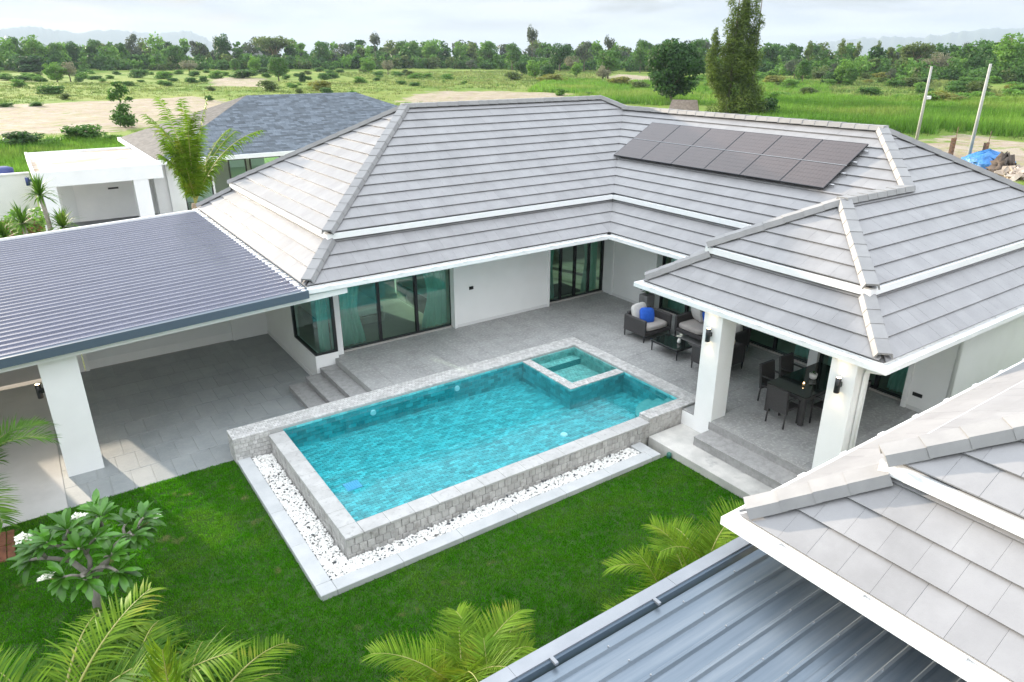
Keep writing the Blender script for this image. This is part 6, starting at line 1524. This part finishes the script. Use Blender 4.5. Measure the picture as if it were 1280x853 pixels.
# tall field grass, clumps by area
def tall_grass(name, n, poly_list, hrange, m, label, seed, nb=14, spread=0.35, avoid=0.45):
    rg = np.random.default_rng(seed); P = []; H = []
    for poly, dens, hs in poly_list:
        a = np.array(poly); lo, hi = a.min(0), a.max(0); k = int(n * dens); got = 0
        for _ in range(60):
            p = lo + rg.random((k * 2, 2)) * (hi - lo); ok = pdist(p[:, 0], p[:, 1], poly) < 0
            if avoid < 1: ok &= soil_amount(p[:, 0], p[:, 1]) + 0.5 * (rg.random(len(p)) - 0.5) < avoid
            p = p[ok][:k - got]; P.append(p); H.append(np.full(len(p), hs)); got += len(p)
            if got >= k: break
    p = np.concatenate(P); hs = np.concatenate(H); nt = len(p)
    clump = 0.55 + 0.45 * np.sin(p[:, 0] * 0.35 + 2) * np.cos(p[:, 1] * 0.31) + 0.25 * np.sin(p[:, 0] * 1.1 + p[:, 1] * 0.9)
    hs = hs * np.clip(0.65 + 0.45 * clump, 0.35, 1.3)
    n2 = nt * nb; c = np.repeat(p, nb, 0) + rg.normal(0, spread, (n2, 2)); h = np.repeat(hs, nb) * rg.uniform(0.5, 1.15, n2)
    a = rg.uniform(0, 6.283, n2); w = 0.035 + 0.03 * rg.random(n2); lean = h * rg.uniform(0.1, 0.55, n2); b = rg.uniform(0, 6.283, n2)
    d = np.hypot(c[:, 0], c[:, 1]); z0 = -0.85 + np.clip(np.minimum(d, 420) - 60, 0, None) * 0.0085; w = w * np.clip(d / 90, 0.8, 3.0)
    v = np.empty((n2, 3, 3), np.float32)
    v[:, 0] = np.stack([c[:, 0] - w * np.cos(a), c[:, 1] - w * np.sin(a), z0], -1); v[:, 1] = np.stack([c[:, 0] + w * np.cos(a), c[:, 1] + w * np.sin(a), z0], -1)
    v[:, 2] = np.stack([c[:, 0] + lean * np.cos(b), c[:, 1] + lean * np.sin(b), z0 + h], -1)
    tag(inst(name, mesh_np(name, v.reshape(-1, 3), np.arange(n2 * 3).reshape(-1, 3), m)), label, 'grass', kind='stuff')
tall_grass('tall_grass', 1000, [([(73.6, 57), (90.2, 31.8), (140.6, 50.8), (115.2, 86.5)], 6.0, 1.7), ([(79.8, 115.6), (96.8, 85.4), (148.7, 129), (142.6, 184.8)], 3.5, 1.2), ([(-9, 66), (16, 60), (16, 84), (-12, 92)], 3.0, 0.9), ([(28, 60), (70, 60), (80, 100), (30, 100)], 1.2, 0.7), ([(88, 90), (110, 70), (190, 120), (180, 190)], 2.5, 1.0)], None, TALLG, 'tall bright green field grass and reeds', 81)
tall_grass('dry_grass', 1000, [([(-12, 92), (60, 95), (110, 200), (-20, 260)], 3.2, 0.45), ([(80, 130), (150, 130), (220, 250), (110, 300)], 3.0, 0.7), ([(100, 50), (140, 45), (260, 130), (180, 170)], 2.6, 0.8), ([(50, 30), (95, 25), (95, 60), (60, 50)], 1.2, 0.35)], None, TALLG2, 'short yellow-green rough grass tufts across the field', 82, nb=10)
# poles, site clutter, hut, distant shed
def pole(x, y, h, label, tr_=False):
    z = gz(x, y); o = empty('power_pole', (x, y, z)); tag(o, label, 'pole', 'concrete power poles')
    MB().tube([(x, y, z - 0.2), (x, y, z + h)], [0.15, 0.10], 10).build('shaft', POLEC, o)
    b = MB()
    for k in range(6): b.box(x + 0.10, x + 0.26, y - 0.03, y + 0.03, z + h - 0.25 - 0.28 * k, z + h - 0.19 - 0.28 * k)
    b.build('insulator_bracket', POLEC, o)
    if tr_: MB().box(x + 0.12, x + 0.75, y - 0.2, y + 0.2, z + h - 2.9, z + h - 2.6, 0.03).build('lamp_head', WHITE2, o)
pole(71.4, 35.3, 7.3, 'concrete power pole carrying a small white lamp head', True)
pole(64.7, 27.5, 7.7, 'concrete power pole beside the blue tarpaulin')
for (x, y, hgt, lab) in ((67.96, 30.4, 1.6, 'short dark steel post between the two power poles'), (65.2, 26.6, 1.75, 'short dark steel post in front of the blue tarpaulin')):
    z = gz(x, y); o = empty('steel_post', (x, y, z)); tag(o, lab, 'post', 'steel posts on the building site')
    b = MB(); b.box(x - 0.28, x - 0.22, y - 0.1, y + 0.1, z, z + hgt); b.box(x + 0.22, x + 0.28, y - 0.1, y + 0.1, z, z + hgt); b.build('rail', RUST, o)
    for q in range(5): MB().box(x - 0.22, x + 0.22, y - 0.08, y + 0.08, z + 0.15 + q * 0.32, z + 0.22 + q * 0.32).build('rung', RUST, o)
    MB().tube([(x + 0.3, y, z), (x + 0.32, y, z + hgt + 0.9)], 0.03, 6).build('rebar', RUST, o)
def lump(name, c, rx, ry, h, m, seed, label, cat, n=26, rough_=0.25, parent=None):
    rg = np.random.default_rng(seed); v = []; f = []
    for a in range(n):
        for b in range(9):
            t_ = b / 8; r_ = (1 - t_ ** 2) ** 0.5; an = 6.283 * a / n; k_ = 1 + rough_ * rg.normal() * 0.6
            v.append((c[0] + rx * r_ * math.cos(an) * k_, c[1] + ry * r_ * math.sin(an) * k_, c[2] + h * t_ * (1 + rough_ * 0.5 * rg.normal())))
    for a in range(n):
        for b in range(8): f.append((a * 9 + b, ((a + 1) % n) * 9 + b, ((a + 1) % n) * 9 + b + 1, a * 9 + b + 1))
    o = inst(name, mesh_np(name, np.array(v), np.array(f), m), parent)
    return tag(o, label, cat) if label else o
z = gz(63, 24)
lump('tarpaulin', (63.6, 25.6, z - 0.05), 1.9, 1.9, 1.35, TARP, 3, 'crumpled blue tarpaulin covering a heap beside the power pole', 'tarpaulin', rough_=0.16)
lump('rubble_heap', (61.7, 23.6, z - 0.05), 1.0, 0.9, 1.2, DEBRISD, 4, 'dark burnt rubble heap next to the blue tarpaulin', 'rubble', rough_=0.5)
rb = MB(); rgr = random.Random(5)
for k in range(70):
    c = (60.6 + rgr.uniform(-1.4, 1.2), 21.8 + rgr.uniform(-1.6, 1.2), z + rgr.uniform(0, 0.7)); a = Vector((rgr.uniform(-1, 1), rgr.uniform(-1, 1), rgr.uniform(-0.3, 0.3))).normalized(); b_ = a.orthogonal().normalized(); rb.obox(c, a, b_, a.cross(b_), rgr.uniform(0.2, 0.7), rgr.uniform(0.06, 0.2), 0.06)
tag(rb.build('debris_pile', DEBRIS), 'pile of broken boards and concrete scraps beside the rubble heap', 'debris', kind='stuff')
hut = empty('hut', (77.5, 70.5, gz(77.5, 70.5))); tag(hut, 'small hut with brown thatched gable roof below the round tree', 'hut')
hz = gz(77.5, 70.5); ux = Vector((math.cos(R(-50)), math.sin(R(-50)), 0)); uy = Vector((-ux.y, ux.x, 0)); hc = Vector((77.5, 70.5, hz))
MB().obox(hc + Vector((0, 0, 0.6)), ux, uy, (0, 0, 1), 1.5, 1.2, 0.6).build('wall', WOODB, hut)
rf = MB(); A = [hc + ux * sx * 2.0 + uy * sy * 1.7 + Vector((0, 0, 1.1)) for sx, sy in ((-1, -1), (1, -1), (1, 1), (-1, 1))]; B = [hc + ux * sx * 1.7 + Vector((0, 0, 2.4)) for sx in (-1, 1)]
rf.add(A + B + [p - Vector((0, 0, 0.12)) for p in A + B], [(0, 1, 5, 4), (2, 3, 4, 5), (3, 0, 4), (1, 2, 5), (6, 10, 11, 7), (8, 11, 10, 9), (0, 6, 7, 1), (2, 8, 9, 3), (3, 9, 6, 0), (1, 7, 8, 2)]); rf.build('roof', THATCH, hut)
shd = empty('shed', (103, 385, gz(103, 385))); tag(shd, 'distant low shed with pale metal roof among the trees', 'shed')
sz = gz(103, 380); MB().box(98, 110, 378, 388, sz, sz + 6.0).build('wall', WHITE2, shd)
MB().add([(96.5, 376, sz + 5.6), (112, 376, sz + 5.6), (112, 384, sz + 8.0), (96.5, 384, sz + 8.0), (96.5, 376, sz + 5.4), (112, 376, sz + 5.4), (112, 384, sz + 7.8), (96.5, 384, sz + 7.8)], [(0, 1, 2, 3), (7, 6, 5, 4), (0, 4, 5, 1), (1, 5, 6, 2), (3, 2, 6, 7), (0, 3, 7, 4)]).build('roof', PVBAR, shd)

# ================================================================== HILLS AND AIR
def hills(name, pts, seed):
    """ridge line given as (x, y, height) at about 2.5 km"""
    rg = np.random.default_rng(seed); P = np.array(pts, float) * 3; P[:, 2] -= 15; n = 220; m_ = 14
    t_ = np.linspace(0, len(P) - 1, n); q = np.stack([np.interp(t_, np.arange(len(P)), P[:, k]) for k in range(3)], -1)
    q[:, 2] += 12 * np.convolve(rg.normal(size=n), np.ones(3) / 3, 'same')
    out = np.stack([q[:, 0], q[:, 1]], -1); out /= np.linalg.norm(out, axis=1)[:, None]
    V = []
    for k in range(m_):
        s = k / (m_ - 1); prof = math.sin(math.pi * s)
        off = (s - 0.5) * 900
        V.append(np.concatenate([q[:, :2] + out * off, (-5 + (q[:, 2:] + 5) * prof ** 0.8 + (8 * prof * rg.normal(0, 0.35, (n, 1)) if 0 < k < m_ - 1 else 0) * (0 if abs(s - 0.5) < 0.06 else 1))], 1))
    V = np.stack(V, 0); i_ = np.arange(m_ - 1)[:, None] * n + np.arange(n - 1)[None]
    F = np.stack([i_, i_ + 1, i_ + n + 1, i_ + n], -1).reshape(-1, 4)
    tag(inst(name, mesh_np(name, V.reshape(-1, 3), F, HILL, True)), kind='structure')
hills('hills', [(-900, 2450, 20), (-420, 2470, 48), (-134, 2496, 58), (40, 2499, 74), (98, 2498, 86), (150, 2495, 80), (209, 2491, 70), (310, 2481, 79), (370, 2472, 74), (433, 2462, 71), (498, 2450, 80), (530, 2444, 70), (564, 2435, 52), (640, 2415, 10), (700, 2400, -5)], 1)
hills('hills', [(2000, 1500, -5), (2060, 1420, 30), (2105, 1349, 47), (2150, 1280, 54), (2181, 1221, 59), (2215, 1160, 56), (2239, 1112, 60), (2275, 1036, 74), (2323, 925, 77), (2360, 830, 74), (2391, 731, 66), (2450, 500, 40), (2490, 200, 20)], 2)
hzb = MB().box(-9200, 9200, -300, 9200, -14, 300)
hm = bpy.data.materials.new('haze_air'); hm.use_nodes = True; hn = hm.node_tree.nodes; hn.remove(hn['Principled BSDF'])
pv = hn.new('ShaderNodeVolumePrincipled'); pv.inputs['Color'].default_value = (0.52, 0.62, 0.74, 1); pv.inputs['Density'].default_value = 0.00015; pv.inputs['Anisotropy'].default_value = 0.1
hm.node_tree.links.new(pv.outputs[0], hn['Material Output'].inputs['Volume'])
HAZE = True
if HAZE: tag(hzb.build('haze', hm), kind='stuff')
